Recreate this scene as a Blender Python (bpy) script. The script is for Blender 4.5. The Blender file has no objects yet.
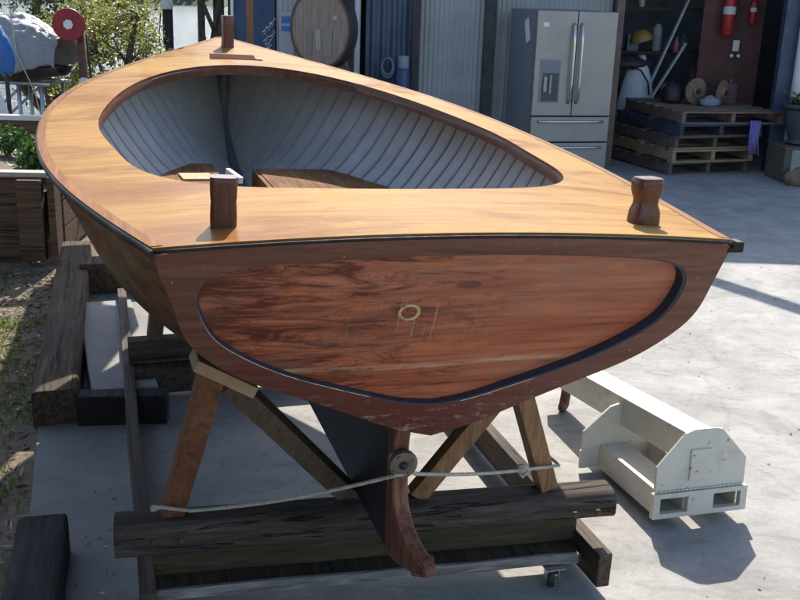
import bpy, bmesh, math, random
from mathutils import Vector, Matrix, noise
R = math.radians
rnd = random.Random(7)
sc = bpy.context.scene
COL = sc.collection

# ------------------------------------------------------------------ camera
H = 1.92
PITCH, ROLL = 0.2999, 0.03259
cd = bpy.data.cameras.new('camera'); cam = bpy.data.objects.new('camera', cd); COL.objects.link(cam)
cd.sensor_width = 36; cd.lens = 45.0; cd.clip_start = 0.05; cd.clip_end = 2000
fw = Vector((0, math.cos(PITCH), -math.sin(PITCH))); r0 = Vector((1, 0, 0)); d0 = Vector((0, -math.sin(PITCH), -math.cos(PITCH)))
rt = r0*math.cos(ROLL) - d0*math.sin(ROLL); dn = r0*math.sin(ROLL) + d0*math.cos(ROLL)
cam.matrix_world = Matrix(((rt.x, -dn.x, -fw.x, 0), (rt.y, -dn.y, -fw.y, 0), (rt.z, -dn.z, -fw.z, H), (0, 0, 0, 1)))
sc.camera = cam

# ------------------------------------------------------------------ light
SUN_EL, SUN_AZ = 42.5, 4.0           # azimuth measured from +Y towards +X
w = bpy.data.worlds.new('World'); sc.world = w; w.use_nodes = True
wn = w.node_tree.nodes; wl = w.node_tree.links
bg = wn['Background']; sky = wn.new('ShaderNodeTexSky'); sky.sky_type = 'NISHITA'
sky.sun_disc = False; sky.sun_elevation = R(SUN_EL); sky.sun_rotation = R(SUN_AZ)
sky.air_density = 1.0; sky.dust_density = 1.2; sky.ozone_density = 1.2
wl.new(sky.outputs[0], bg.inputs[0]); bg.inputs[1].default_value = 0.15
sl = bpy.data.lights.new('sun', 'SUN'); sl.energy = 4.0; sl.angle = R(0.53); sl.color = (1, .945, .85)
so = bpy.data.objects.new('sun', sl); COL.objects.link(so)
sd = Vector((math.cos(R(SUN_EL))*math.sin(R(SUN_AZ)), math.cos(R(SUN_EL))*math.cos(R(SUN_AZ)), math.sin(R(SUN_EL))))
so.rotation_euler = sd.to_track_quat('Z', 'Y').to_euler(); so.location = sd*30
vs = sc.view_settings; vs.view_transform = 'Standard'; vs.look = 'None'; vs.exposure = 0.85; vs.gamma = 1; vs.use_curve_mapping = False
sc.cycles.max_bounces = 8; sc.cycles.use_denoising = True

# ------------------------------------------------------------------ node helpers
class NT:
    def __init__(s, name):
        s.m = bpy.data.materials.new(name); s.m.use_nodes = True
        s.t = s.m.node_tree; s.n = s.t.nodes; s.l = s.t.links
        s.b = s.n['Principled BSDF']
        s.tc = s.n.new('ShaderNodeTexCoord')
    def link(s, a, b): s.l.new(a, b)
    def val(s, sock, v):
        if isinstance(v, bpy.types.NodeSocket): s.l.new(v, sock)
        else: sock.default_value = v
    def mapping(s, scale=(1, 1, 1), rot=(0, 0, 0), loc=(0, 0, 0), src='Object'):
        m = s.n.new('ShaderNodeMapping'); s.link(s.tc.outputs[src], m.inputs[0])
        m.inputs['Scale'].default_value = scale; m.inputs['Rotation'].default_value = rot; m.inputs['Location'].default_value = loc
        return m.outputs[0]
    def noise(s, vec, scale=5, detail=6, rough=.6, dist=0):
        n = s.n.new('ShaderNodeTexNoise'); s.link(vec, n.inputs['Vector'])
        n.inputs['Scale'].default_value = scale; n.inputs['Detail'].default_value = detail
        n.inputs['Roughness'].default_value = rough; n.inputs['Distortion'].default_value = dist
        return n.outputs['Fac']
    def vor(s, vec, scale=5, feat='F1', out='Distance'):
        n = s.n.new('ShaderNodeTexVoronoi'); s.link(vec, n.inputs['Vector']); n.inputs['Scale'].default_value = scale; n.feature = feat
        return n.outputs[out]
    def ramp(s, fac, stops, interp='LINEAR'):
        n = s.n.new('ShaderNodeValToRGB'); s.link(fac, n.inputs[0]); e = n.color_ramp.elements; n.color_ramp.interpolation = interp
        while len(e) < len(stops): e.new(0.5)
        for i, (p, c) in enumerate(stops):
            e[i].position = p; e[i].color = (c, c, c, 1) if isinstance(c, (int, float)) else (*c, 1)
        return n.outputs[0]
    def mix(s, fac, a, b, mode='MIX'):
        n = s.n.new('ShaderNodeMix'); n.data_type = 'RGBA'; n.blend_type = mode
        s.val(n.inputs[0], fac)
        for k, v in ((6, a), (7, b)):
            if isinstance(v, bpy.types.NodeSocket): s.link(v, n.inputs[k])
            else: n.inputs[k].default_value = (v, v, v, 1) if isinstance(v, (int, float)) else (*v, 1)
        return n.outputs[2]
    def math(s, op, a, b=0.0, c=None):
        n = s.n.new('ShaderNodeMath'); n.operation = op; s.val(n.inputs[0], a); s.val(n.inputs[1], b)
        if c is not None: s.val(n.inputs[2], c)
        return n.outputs[0]
    def sep(s, vec):
        n = s.n.new('ShaderNodeSeparateXYZ'); s.link(vec, n.inputs[0]); return n.outputs
    def rough_noise(s, vec, scale, lo, hi, p0=.3, p1=.7):
        return s.ramp(s.noise(vec, scale, 4), [(p0, lo), (p1, hi)])
    def bump(s, h, strength=.3, dist=.01):
        n = s.n.new('ShaderNodeBump'); s.link(h, n.inputs['Height']); n.inputs['Strength'].default_value = strength; n.inputs['Distance'].default_value = dist
        s.link(n.outputs[0], s.b.inputs['Normal']); return n
    def base(s, c):
        if isinstance(c, bpy.types.NodeSocket): s.link(c, s.b.inputs['Base Color'])
        else: s.b.inputs['Base Color'].default_value = (*c, 1)
    def set(s, **k):
        for a, v in k.items():
            s.val(s.b.inputs[a.replace('_', ' ')], v)
        return s
def plain(name, c, rough=.6, var=.25, scale=8, metallic=0, bump=.15, bscale=None, coat=0):
    """a solid colour with patchy wear"""
    t = NT(name); v = t.mapping()
    n = t.noise(v, scale, 6, .65)
    lo = tuple(x*(1-var) for x in c); hi = tuple(min(1, x*(1+var)) for x in c)
    t.base(t.ramp(n, [(.3, lo), (.7, hi)]))
    t.set(Metallic=metallic, Coat_Weight=coat)
    t.link(t.rough_noise(v, scale*1.7, max(.05, rough-.12), min(1, rough+.12)), t.b.inputs['Roughness'])
    if bump: t.bump(t.noise(v, bscale or scale*6, 5), bump, .004)
    return t.m
def wood(name, cs, axis=0, scale=1.0, rough=.6, coat=0, bump=.3, stretch=14, fine=1.0, coatr=.15, blotch=.35, spec=.3, crack=0.0):
    """stretched-noise timber; cs = dark, mid, light; axis = the grain's direction"""
    t = NT(name); s = [stretch*scale]*3; s[axis] = 1.0*scale
    v = t.mapping(tuple(s))
    g = t.noise(v, 2.2, 8, .62, .6)
    s2 = [60*scale]*3; s2[axis] = 1.6*scale
    f = t.noise(t.mapping(tuple(s2)), 2.0, 4, .6)
    b = t.noise(t.mapping(), 2.6*scale, 4, .6)
    c = t.ramp(g, [(.28, cs[0]), (.5, cs[1]), (.75, cs[2])])
    c = t.mix(.35*fine, c, t.ramp(f, [(.3, .25), (.7, 1.0)]), 'MULTIPLY')
    c = t.mix(blotch, c, t.ramp(b, [(.3, .45), (.7, 1.25)]), 'MULTIPLY')
    ck = None
    if crack:
        s3 = [26*scale]*3; s3[axis] = .55*scale
        ck = t.ramp(t.noise(t.mapping(tuple(s3), loc=(3.3, 1.7, 2.1)), 1.6, 3, .55, .35), [(.585, 0.0), (.61, crack), (.63, crack), (.655, 0.0)])
        c = t.mix(ck, c, tuple(x*.25 for x in cs[0]))
        nl = t.vor(t.mapping((6, 6, 6)), 1.0); c = t.mix(t.ramp(nl, [(.05, .7), (.09, 0.0)]), c, (.05, .028, .018))
    t.base(c)
    t.link(t.rough_noise(v, 1.5, max(.05, rough-.1), min(1, rough+.12)), t.b.inputs['Roughness'])
    t.set(Coat_Weight=coat, Coat_Roughness=coatr, Specular_IOR_Level=spec)
    hh = t.math('ADD', g, t.math('MULTIPLY', f, .6))
    if ck is not None: hh = t.math('SUBTRACT', hh, t.math('MULTIPLY', ck, 1.6))
    t.bump(hh, bump, .004)
    return t.m

# ------------------------------------------------------------------ mesh helpers
class MB:
    def __init__(s): s.bm = bmesh.new()
    def box(s, c, size, rot=None, taper=1.0):
        x, y, z = (k/2 for k in size); vs = []
        for sz in (-1, 1):
            k = 1 if sz < 0 else taper
            for sx, sy in ((-1, -1), (1, -1), (1, 1), (-1, 1)):
                v = Vector((sx*x*k, sy*y*k, sz*z))
                if rot is not None: v = rot @ v
                vs.append(s.bm.verts.new(v+Vector(c)))
        for f in ((3, 2, 1, 0), (4, 5, 6, 7), (0, 1, 5, 4), (1, 2, 6, 5), (2, 3, 7, 6), (3, 0, 4, 7)):
            s.bm.faces.new([vs[i] for i in f])
        return s
    def beam(s, p0, p1, wd, ht, up=(0, 0, 1), seg=1, wob=0.0):
        """square timber from p0 to p1; wd across, ht along up; seg+wob give it a slightly crooked run"""
        p0 = Vector(p0); p1 = Vector(p1); a = (p1-p0).normalized(); u = Vector(up); sd_ = a.cross(u).normalized(); u = sd_.cross(a).normalized()
        rings = []
        for i in range(seg+1):
            p = p0.lerp(p1, i/seg)
            o = Vector((rnd.uniform(-wob, wob), rnd.uniform(-wob, wob), rnd.uniform(-wob, wob)))
            ring = []
            for sx, sy in ((-1, -1), (1, -1), (1, 1), (-1, 1)):
                e = Vector((rnd.uniform(-wob, wob), rnd.uniform(-wob, wob), rnd.uniform(-wob, wob)))*.5
                ring.append(s.bm.verts.new(p+o+e+sd_*(sx*wd/2)+u*(sy*ht/2)))
            rings.append(ring)
        for i in range(seg):
            for k in range(4):
                s.bm.faces.new([rings[i][k], rings[i][(k+1) % 4], rings[i+1][(k+1) % 4], rings[i+1][k]])
        s.bm.faces.new(rings[0][::-1]); s.bm.faces.new(rings[-1])
        return s
    def tube(s, pts, r, n=8, cap=True, closed=False):
        pts = [Vector(p) for p in pts]; rr = r if isinstance(r, (list, tuple)) else [r]*len(pts)
        rings = []; prev = None
        for i, p in enumerate(pts):
            a = pts[(i+1) % len(pts)] if (closed or i < len(pts)-1) else p
            b = pts[i-1] if (closed or i > 0) else p
            t = (a-b).normalized()
            if prev is None: q = t.orthogonal().normalized()
            else:
                q = prev - t*prev.dot(t); q = q.normalized() if q.length > 1e-6 else t.orthogonal().normalized()
            prev = q; w_ = t.cross(q)
            rings.append([s.bm.verts.new(p+(q*math.cos(2*math.pi*k/n)+w_*math.sin(2*math.pi*k/n))*rr[i]) for k in range(n)])
        m = len(rings)
        for i in range(m if closed else m-1):
            A = rings[i]; B = rings[(i+1) % m]
            for k in range(n): s.bm.faces.new([A[k], A[(k+1) % n], B[(k+1) % n], B[k]])
        if cap and not closed:
            s.bm.faces.new(rings[0][::-1]); s.bm.faces.new(rings[-1])
        return s
    def lathe(s, prof, n=24, mat=None, cap=True):
        """prof: list of (r,z) about local z; mat places it"""
        mat = mat or Matrix.Identity(4); rings = []
        for r, z in prof:
            rings.append([s.bm.verts.new(mat @ Vector((max(r, 1e-4)*math.cos(2*math.pi*k/n), max(r, 1e-4)*math.sin(2*math.pi*k/n), z))) for k in range(n)])
        for A, B in zip(rings, rings[1:]):
            for k in range(n): s.bm.faces.new([A[k], A[(k+1) % n], B[(k+1) % n], B[k]])
        if cap: s.bm.faces.new(rings[0][::-1]); s.bm.faces.new(rings[-1])
        return s
    def prism(s, poly, fn0, fn1):
        """poly of 2-d points, lifted to 3-d by fn0 (one cap) and fn1 (other cap)"""
        A = [s.bm.verts.new(fn0(p)) for p in poly]; B = [s.bm.verts.new(fn1(p)) for p in poly]
        s.bm.faces.new(A[::-1]); s.bm.faces.new(B)
        for i in range(len(A)):
            j = (i+1) % len(A); s.bm.faces.new([A[i], A[j], B[j], B[i]])
        return s
    def grid(s, rows, closed=False):
        V = [[s.bm.verts.new(p) for p in r] for r in rows]
        for a, b in zip(V, V[1:]):
            n = len(a)
            for k in range(n if closed else n-1):
                s.bm.faces.new([a[k], a[(k+1) % n], b[(k+1) % n], b[k]])
        return V
    def build(s, name, mat, parent=None, smooth=False, bevel=0, sub=0, solid=0, auto=None, recalc=True):
        if recalc: bmesh.ops.recalc_face_normals(s.bm, faces=s.bm.faces)
        me = bpy.data.meshes.new(name); s.bm.to_mesh(me); s.bm.free()
        for m in (mat if isinstance(mat, list) else [mat]): me.materials.append(m)
        o = bpy.data.objects.new(name, me); COL.objects.link(o)
        if parent: o.parent = parent
        if smooth or auto:
            for p in me.polygons: p.use_smooth = True
        if auto:
            me.set_sharp_from_angle(angle=R(auto))
        if solid:
            m = o.modifiers.new('s', 'SOLIDIFY'); m.thickness = solid; m.offset = 0
        if bevel:
            m = o.modifiers.new('b', 'BEVEL'); m.width = bevel; m.segments = 2; m.limit_method = 'ANGLE'; m.angle_limit = R(35)
        if sub:
            m = o.modifiers.new('u', 'SUBSURF'); m.levels = sub; m.render_levels = sub
        return o
def tag(o, label, cat, group=None):
    o['label'] = label; o['category'] = cat
    if group: o['group'] = group
    return o
def thing(name, label, cat, loc=(0, 0, 0), rz=0, group=None, rot=None):
    o = bpy.data.objects.new(name, None); COL.objects.link(o); o.empty_display_size = .1
    o.location = loc; o.rotation_euler = rot or (0, 0, rz)
    return tag(o, label, cat, group)
def setting(o, kind='structure'): o['kind'] = kind; return o
def copy_tree(o, parent=None):
    c = o.copy(); COL.objects.link(c)
    if parent: c.parent = parent
    for ch in [k for k in bpy.data.objects if k.parent == o]: copy_tree(ch, c)
    return c
def rz(a): return Matrix.Rotation(a, 3, 'Z')
def ry(a): return Matrix.Rotation(a, 3, 'Y')
def rx(a): return Matrix.Rotation(a, 3, 'X')

# ------------------------------------------------------------------ the boat's lines (metres, boat frame: x starboard, y forward from the transom, z from the sheer at the transom)
BL = 4.4283
KU = [0, .12, .25, .4, .55, .7, .85, 1.0]
KB = [.7019, .8370, .9460, .9930, .9534, .7756, .4482, .0249]
def spline(xs, ys):
    n = len(xs); h = [xs[i+1]-xs[i] for i in range(n-1)]
    a = [0]*n; b = [1]*n; c = [0]*n; r = [0]*n
    for i in range(1, n-1):
        a[i] = h[i-1]; b[i] = 2*(h[i-1]+h[i]); c[i] = h[i]; r[i] = 6*((ys[i+1]-ys[i])/h[i]-(ys[i]-ys[i-1])/h[i-1])
    for i in range(1, n):
        k = a[i]/b[i-1]; b[i] -= k*c[i-1]; r[i] -= k*r[i-1]
    M = [0]*n; M[-1] = r[-1]/b[-1]
    for i in range(n-2, -1, -1): M[i] = (r[i]-c[i]*M[i+1])/b[i]
    def f(x):
        i = 0
        while i < n-2 and x > xs[i+1]: i += 1
        A, B, hh = xs[i], xs[i+1], h[i]
        return (M[i]*(B-x)**3+M[i+1]*(x-A)**3)/(6*hh)+(ys[i]/hh-M[i]*hh/6)*(B-x)+(ys[i+1]/hh-M[i+1]*hh/6)*(x-A)
    return f
beam_u = spline(KU, KB)
def half(s): return beam_u(min(1, max(0, s/BL)))
SA, SC_, CAMB = -.03737, .02049, .05572
def sheer(s): return SA*s+SC_*s*s
def deckz(s, t):
    b = half(s); return sheer(s)+CAMB*(b*b-t*t)
OS, OK_ = 1.6068*.83, [c*.83 for c in (1.07827, .42913, .18794, .13395, .02651, .02465, .01858)]
ORAT = 1.34819
def opening(ph):
    r = sum(c*math.cos(k*ph) for k, c in enumerate(OK_))
    return (OS+ORAT*r*math.cos(ph), r*math.sin(ph))     # s, t
OS0 = OS
# scale of the s-offset: opening centre
BX0, BY0, BZ0, YAW, HEEL = .15002, 2.22802, 1.3722, .3036, .0279
ZB = .98                                                # the boat's origin sits this far below the sheer
RB = Matrix.Rotation(YAW, 3, 'Z') @ Matrix.Rotation(HEEL, 3, 'Y')
BASE = Vector((BX0, BY0, BZ0)) + RB @ Vector((0, 0, -ZB))
def L(s, t, z): return Vector((t, s, z+ZB))             # boat-local point
def G(s, t, z):                                         # the level frame under the boat -> world
    c, n = math.cos(YAW), math.sin(YAW)
    return Vector((BX0+t*c-s*n, BY0+t*n+s*c, z))

# ------------------------------------------------------------------ materials
M = {}
def deck_mat():
    t = NT('varnished_deck')
    v = t.mapping((1.0, 14, 14))                        # grain runs across the boat
    g = t.noise(v, 1.5, 9, .62, 1.1)
    f = t.noise(t.mapping((3, 90, 90)), 1.5, 5, .6)
    b = t.noise(t.mapping((.8, 2.2, 1)), 1.4, 4, .6)
    c = t.ramp(g, [(.22, (.22, .090, .018)), (.47, (.40, .198, .048)), (.74, (.48, .270, .080))])
    c = t.mix(.30, c, t.ramp(f, [(.3, .45), (.65, 1.0)]), 'MULTIPLY')
    c = t.mix(.40, c, t.ramp(b, [(.3, .60), (.7, 1.20)]), 'MULTIPLY')
    kn = t.vor(t.mapping((2.2, 9, 1)), 1.0)
    c = t.mix(t.ramp(kn, [(.035, .5), (.075, 0.0)]), c, (.22, .11, .04))
    big = t.noise(t.mapping((.7, 1.6, 1), loc=(4, 2, 0)), 1.7, 6, .7, .8)
    c = t.mix(t.ramp(big, [(.48, 0.0), (.66, .5)]), c, (.46, .265, .075))
    c = t.mix(t.ramp(big, [(.36, .75), (.49, 0.0)]), c, (.25, .085, .012))
    stk = t.noise(t.mapping((.9, 26, 26), loc=(2, 1, 0)), 1.6, 6, .7, .6)
    c = t.mix(t.ramp(stk, [(.60, 0.0), (.70, .55)]), c, (.24, .10, .03))
    dust = t.noise(t.mapping((5, 9, 5)), 2.5, 8, .75)
    c = t.mix(t.ramp(dust, [(.52, 0.0), (.78, .5)]), c, (.46, .33, .16))
    oc = t.sep(t.tc.outputs['Object'])
    for px_, py_ in ((-.217, .521), (-.255, .294), (.30, .36), (.62, 1.3), (-.72, .9)):
        dx = t.math('DIVIDE', t.math('SUBTRACT', oc[0], px_), .016); dy = t.math('DIVIDE', t.math('SUBTRACT', oc[1], py_), .013)
        rr = t.math('SQRT', t.math('ADD', t.math('MULTIPLY', dx, dx), t.math('MULTIPLY', dy, dy)))
        c = t.mix(t.ramp(rr, [(.7, .6), (1.0, 0.0)]), c, (.26, .12, .035))
    t.base(c)
    t.link(t.ramp(big, [(.38, .34), (.62, .60)]), t.b.inputs['Roughness'])
    t.set(Coat_Weight=.05, Coat_Roughness=.1, Specular_IOR_Level=.06)
    t.bump(t.math('ADD', t.math('MULTIPLY', g, .5), f), .16, .002)
    return t.m
M['deck'] = deck_mat()
M['margin'] = wood('deck_margin_wood', ((.16, .058, .016), (.29, .115, .033), (.39, .18, .06)), 1, 1.0, .6, 0, .15, 18, spec=.12)
M['rub'] = wood('rub_rail_wood', ((.018, .010, .008), (.03, .017, .013), (.055, .03, .022)), 1, 1, .6, .0, .2)
M['carling'] = wood('coaming_wood', ((.10, .035, .018), (.16, .06, .03), (.24, .10, .05)), 1, 1, .45, .25, .2)
def interior_mat():
    t = NT('painted_interior')
    uv = t.sep(t.mapping(src='UV'))
    v = t.mapping()
    wob = t.math('MULTIPLY', t.math('SUBTRACT', t.noise(v, 2.2, 3), .5), .05)
    u = t.math('ADD', t.math('ADD', uv[0], wob), t.math('MULTIPLY', uv[1], .10))
    fr = t.math('FRACT', t.math('DIVIDE', u, .108))
    line = t.ramp(fr, [(0.0, .85), (.13, .80), (.20, .18), (.42, 0.0)])
    fade = t.ramp(t.noise(v, 1.7, 4), [(.3, .7), (.55, 1.0)])
    # seams are filled near the stem
    fwd = t.math('SUBTRACT', 1.0, t.math('SMOOTH_MIN', t.math('MAXIMUM', t.math('MULTIPLY', t.math('SUBTRACT', uv[0], 2.7), .8), 0.0), .85, .1))
    k = t.math('MULTIPLY', t.math('MULTIPLY', line, fade), fwd)
    n = t.noise(v, 6, 7, .7); st = t.noise(t.mapping((2, 2, .6)), 4, 6, .7)
    c = t.ramp(n, [(.3, (.48, .455, .42)), (.7, (.58, .555, .52))])
    c = t.mix(.4, c, t.ramp(st, [(.3, .62), (.65, 1.1)]), 'MULTIPLY')
    c = t.mix(k, c, (.075, .072, .082))
    t.base(c); t.set(Roughness=.55)
    h = t.math('SUBTRACT', t.math('MULTIPLY', n, .25), t.math('MULTIPLY', k, 1.0))
    t.bump(h, .3, .004)
    return t.m
M['interior'] = interior_mat()
def hull_mat():
    t = NT('weathered_hull')
    z = t.sep(t.tc.outputs['Object'])[2]
    v = t.mapping((6, .8, 6))
    g = t.noise(v, 3, 8, .65, .8)
    c = t.ramp(g, [(.25, (.025, .010, .006)), (.5, (.08, .032, .017)), (.75, (.15, .066, .036))])
    c2 = t.ramp(t.noise(t.mapping((3, 1.4, 5)), 4, 8, .75), [(.46, 0.0), (.60, 1.0)])
    c = t.mix(t.math('MULTIPLY', c2, .7), c, (.20, .085, .042))
    bot = t.ramp(t.math('ADD', z, t.math('MULTIPLY', g, .12)), [(.70, 1.0), (.84, 0.0)])
    c = t.mix(bot, c, (.022, .022, .03))
    t.base(c); t.link(t.rough_noise(v, 3, .35, .65), t.b.inputs['Roughness']); t.set(Coat_Weight=.06, Coat_Roughness=.2, Specular_IOR_Level=.15)
    t.bump(g, .3, .004)
    return t.m
M['hull'] = hull_mat()
def transom_mat(name, panel):
    t = NT(name)
    o = t.sep(t.tc.outputs['Object'])
    v = t.mapping((1.0, 20, 20)); g = t.noise(v, 1.8, 9, .68, .45)
    f = t.noise(t.mapping((4, 80, 80)), 1.5, 5, .7)
    b = t.noise(t.mapping((1.2, 1, 3.5)), 2.6, 6, .7)
    if panel:
        c = t.ramp(g, [(.25, (.12, .026, .012)), (.42, (.35, .090, .038)), (.6, (.53, .160, .072)), (.8, (.62, .24, .12))])
        # bleached greyer patch at the upper part, raw dark streaks on the lower port side
        up = t.math('ADD', o[2], t.math('MULTIPLY', t.math('SUBTRACT', b, .5), .35))
        c = t.mix(t.ramp(up, [(.72, 0.0), (.95, .5)]), c, (.42, .185, .125))
        port = t.math('ADD', t.math('MULTIPLY', o[0], -.8), t.math('MULTIPLY', t.math('SUBTRACT', t.noise(t.mapping((1.6, 1, 11)), 3, 9, .78, 1.0), .5), 3.4))
        c = t.mix(t.ramp(port, [(.05, 0.0), (.50, .88)]), c, (.085, .020, .011))
        dul = t.noise(t.mapping((1.3, 1, 4), loc=(7, 0, 3)), 2.2, 7, .7)
        c = t.mix(t.ramp(dul, [(.52, 0.0), (.64, .45)]), c, (.33, .165, .11))
        scf = t.noise(t.mapping((5, 1, 30), loc=(2, 0, 9)), 2.6, 8, .8)
        c = t.mix(t.ramp(scf, [(.62, 0.0), (.72, .5)]), c, (.55, .40, .30))
        og = t.noise(t.mapping((1.6, 1, 6), loc=(3, 1, 2)), 2.4, 7, .7)
        c = t.mix(t.ramp(og, [(.55, 0.0), (.68, .8)]), c, (.62, .20, .055))
        yl = t.noise(t.mapping((1.0, 1, 20), loc=(1, 4, 2)), 2.2, 6, .7)
        zl = t.math('ADD', o[2], t.math('MULTIPLY', t.math('SUBTRACT', b, .5), .03))
        low = t.ramp(zl, [(.630, 0.0), (.635, 1.0), (.641, 1.0), (.646, 0.0)])
        c = t.mix(t.math('MULTIPLY', t.ramp(yl, [(.42, 0.0), (.58, .75)]), low), c, (.62, .46, .28))
        # scraped ring, an oval filler patch and fastening specks
        def oval(cx, cz, rx_, rz_):
            dx = t.math('DIVIDE', t.math('SUBTRACT', t.math('ADD', o[0], t.math('MULTIPLY', t.math('SUBTRACT', b, .5), .012)), cx), rx_)
            dz = t.math('DIVIDE', t.math('SUBTRACT', o[2], cz), rz_)
            return t.math('SQRT', t.math('ADD', t.math('MULTIPLY', dx, dx), t.math('MULTIPLY', dz, dz)))
        rg = oval(-.105, .795, .029, .024)
        c = t.mix(t.ramp(rg, [(.66, 0.0), (.72, .95), (.92, .95), (1.0, 0.0)]), c, (.66, .50, .20))
        c = t.mix(t.ramp(oval(.03, .868, .036, .012), [(.8, .75), (1.0, 0.0)]), c, (.10, .05, .045))
        bl = t.noise(t.mapping((9, 1, 16)), 2.0, 6, .75)
        near = t.ramp(oval(-.07, .77, .24, .08), [(.5, 1.0), (1.0, 0.0)])
        c = t.mix(t.math('MULTIPLY', near, t.ramp(bl, [(.5, 0.0), (.62, .6)])), c, (.12, .07, .05))
        dr = t.noise(t.mapping((60, 1, 2.5)), 1.6, 3, .6)
        c = t.mix(t.math('MULTIPLY', near, t.ramp(dr, [(.60, 0.0), (.66, .3)])), c, (.62, .5, .4))
        pit = t.noise(t.mapping((16, 1, 40)), 3, 5, .7)
        c = t.mix(t.math('MULTIPLY', t.ramp(pit, [(.60, 0.0), (.68, .65)]), t.ramp(o[0], [(-.55, 1.0), (.05, 0.0)] if False else [(0.0, 1.0), (.15, 0.0)])), c, (.035, .015, .01))
    else:
        c = t.ramp(g, [(.25, (.085, .034, .020)), (.5, (.17, .072, .043)), (.78, (.26, .125, .082))])
        up = t.math('ADD', o[2], t.math('MULTIPLY', t.math('SUBTRACT', b, .5), .25))
        c = t.mix(t.ramp(up, [(.50, .85), (.86, 0.0)]), c, (.135, .030, .018))
        sc_ = t.noise(t.mapping((7, 1, 22)), 3, 7, .8)
        c = t.mix(t.math('MULTIPLY', t.ramp(sc_, [(.54, 0.0), (.62, .8)]), t.ramp(o[2], [(.46, 1.0), (.60, .1)])), c, (.42, .32, .25))
        og = t.noise(t.mapping((4, 1, 5), loc=(2, 0, 1)), 2.5, 6, .7)
        c = t.mix(t.ramp(og, [(.64, 0.0), (.74, .6)]), c, (.30, .10, .04))
    sp = t.vor(t.mapping((19, 1, 23)), 1.0)
    c = t.mix(t.ramp(sp, [(.022, .9), (.04, 0.0)]), c, (.6, .53, .47))
    c = t.mix(.30, c, t.ramp(f, [(.3, .4), (.65, 1.0)]), 'MULTIPLY')
    t.base(c)
    t.link(t.rough_noise(v, 2.5, .34, .62), t.b.inputs['Roughness']); t.set(Coat_Weight=.10, Coat_Roughness=.22, Specular_IOR_Level=.25)
    t.bump(t.math('ADD', g, f), .3, .003)
    return t.m
M['tpanel'] = transom_mat('transom_panel_wood', True)
M['tframe'] = transom_mat('transom_frame_wood', False)
M['navy'] = plain('navy_antifouling', (.014, .016, .026), .5, .35, 6, bump=.2)
M['groove'] = plain('dark_painted_rebate', (.022, .022, .035), .5, .3, 12)
M['bitt'] = wood('bitt_wood', ((.07, .022, .012), (.13, .045, .022), (.19, .075, .035)), 2, 2, .4, .3, .2)
M['mahogany'] = wood('slot_wood', ((.05, .014, .008), (.085, .026, .013), (.11, .036, .02)), 0, 2, .8, 0, .2, spec=.03)
M['boards'] = wood('floorboard_wood', ((.16, .078, .035), (.26, .135, .066), (.34, .19, .10)), 1, 1.2, .75, 0, .25, spec=.06)
M['post'] = wood('stern_post_wood', ((.09, .03, .02), (.2, .075, .045), (.38, .17, .1)), 2, 2, .5, .1, .3)
M['bronze'] = plain('tarnished_bronze', (.16, .13, .09), .5, .4, 25, .5)
M['darklog'] = wood('weathered_log', ((.04, .029, .022), (.085, .064, .05), (.165, .13, .105)), 0, 1.1, .85, 0, .9, crack=.9)
M['olivewood'] = wood('stained_board', ((.045, .034, .018), (.08, .062, .033), (.12, .095, .052)), 0, 1.5, .75, 0, .4)
M['greywood'] = wood('bleached_plank', ((.10, .09, .08), (.26, .235, .21), (.50, .46, .42)), 0, 1.8, .8, 0, .5)
M['rail'] = wood('cradle_rail_wood', ((.05, .034, .024), (.095, .066, .046), (.15, .108, .078)), 1, 1.6, .75, 0, .5, crack=.7)
M['pine'] = wood('pine_leg_wood', ((.20, .095, .04), (.34, .175, .08), (.44, .26, .13)), 2, 2, .65, 0, .3)
M['pinered'] = wood('reddish_leg_wood', ((.13, .05, .025), (.22, .095, .05), (.30, .15, .08)), 2, 2, .65, 0, .3)
M['pined'] = wood('old_pine_wood', ((.09, .06, .04), (.15, .10, .065), (.2, .14, .095)), 2, 2, .7, 0, .35)
M['blk'] = plain('black_rubber', (.02, .02, .02), .6, .3, 20)
M['steel'] = plain('zinc_steel', (.45, .45, .46), .4, .2, 15, .8)
M['rust_'] = plain('rusty_iron', (.10, .045, .025), .8, .4, 40)
M['rope'] = plain('natural_rope', (.50, .44, .35), .9, .25, 60, bump=.6, bscale=240)
M['tan'] = plain('cardboard_tan', (.36, .24, .13), .8, .2, 12)

# ------------------------------------------------------------------ BOAT
boat = thing('wooden_boat', 'big open wooden boat with varnished orange deck and grey painted inside', 'boat', BASE, rot=(0, HEEL, YAW))
boat.rotation_mode = 'XYZ'

# --- deck: rings between the sheer and the cockpit opening
RAKE = math.tan(R(21))
def outer_poly():
    P = [(BL*i/80, -half(BL*i/80)) for i in range(81)]
    S = [(BL*i/80, half(BL*i/80)) for i in range(80, -1, -1)]
    n = 24; T = [(-.012*(1-(k/n*2-1)**2), (1-2*k/n)*half(0)) for k in range(1, n)]
    return P+S+T
OUT = outer_poly()
def ray_hit(ang):
    dx, dy = math.cos(ang)*ORAT, math.sin(ang)          # s, t direction in the opening's own metric
    best = None
    for i in range(len(OUT)):
        a, b = OUT[i], OUT[(i+1) % len(OUT)]
        ex, ey = b[0]-a[0], b[1]-a[1]; den = dx*ey-dy*ex
        if abs(den) < 1e-12: continue
        qx, qy = a[0]-OS, a[1]
        k = (qx*ey-qy*ex)/den; m_ = (qx*dy-qy*dx)/den
        if k > 0 and -1e-9 <= m_ <= 1+1e-9 and (best is None or k < best): best = k
    return best
angs = sorted(set([2*math.pi*i/220 for i in range(220)] + [math.atan2(t, (s-OS)/ORAT) % (2*math.pi) for s, t in ((0, half(0)), (0, -half(0)), (BL, half(BL)), (BL, -half(BL)))]))
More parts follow.
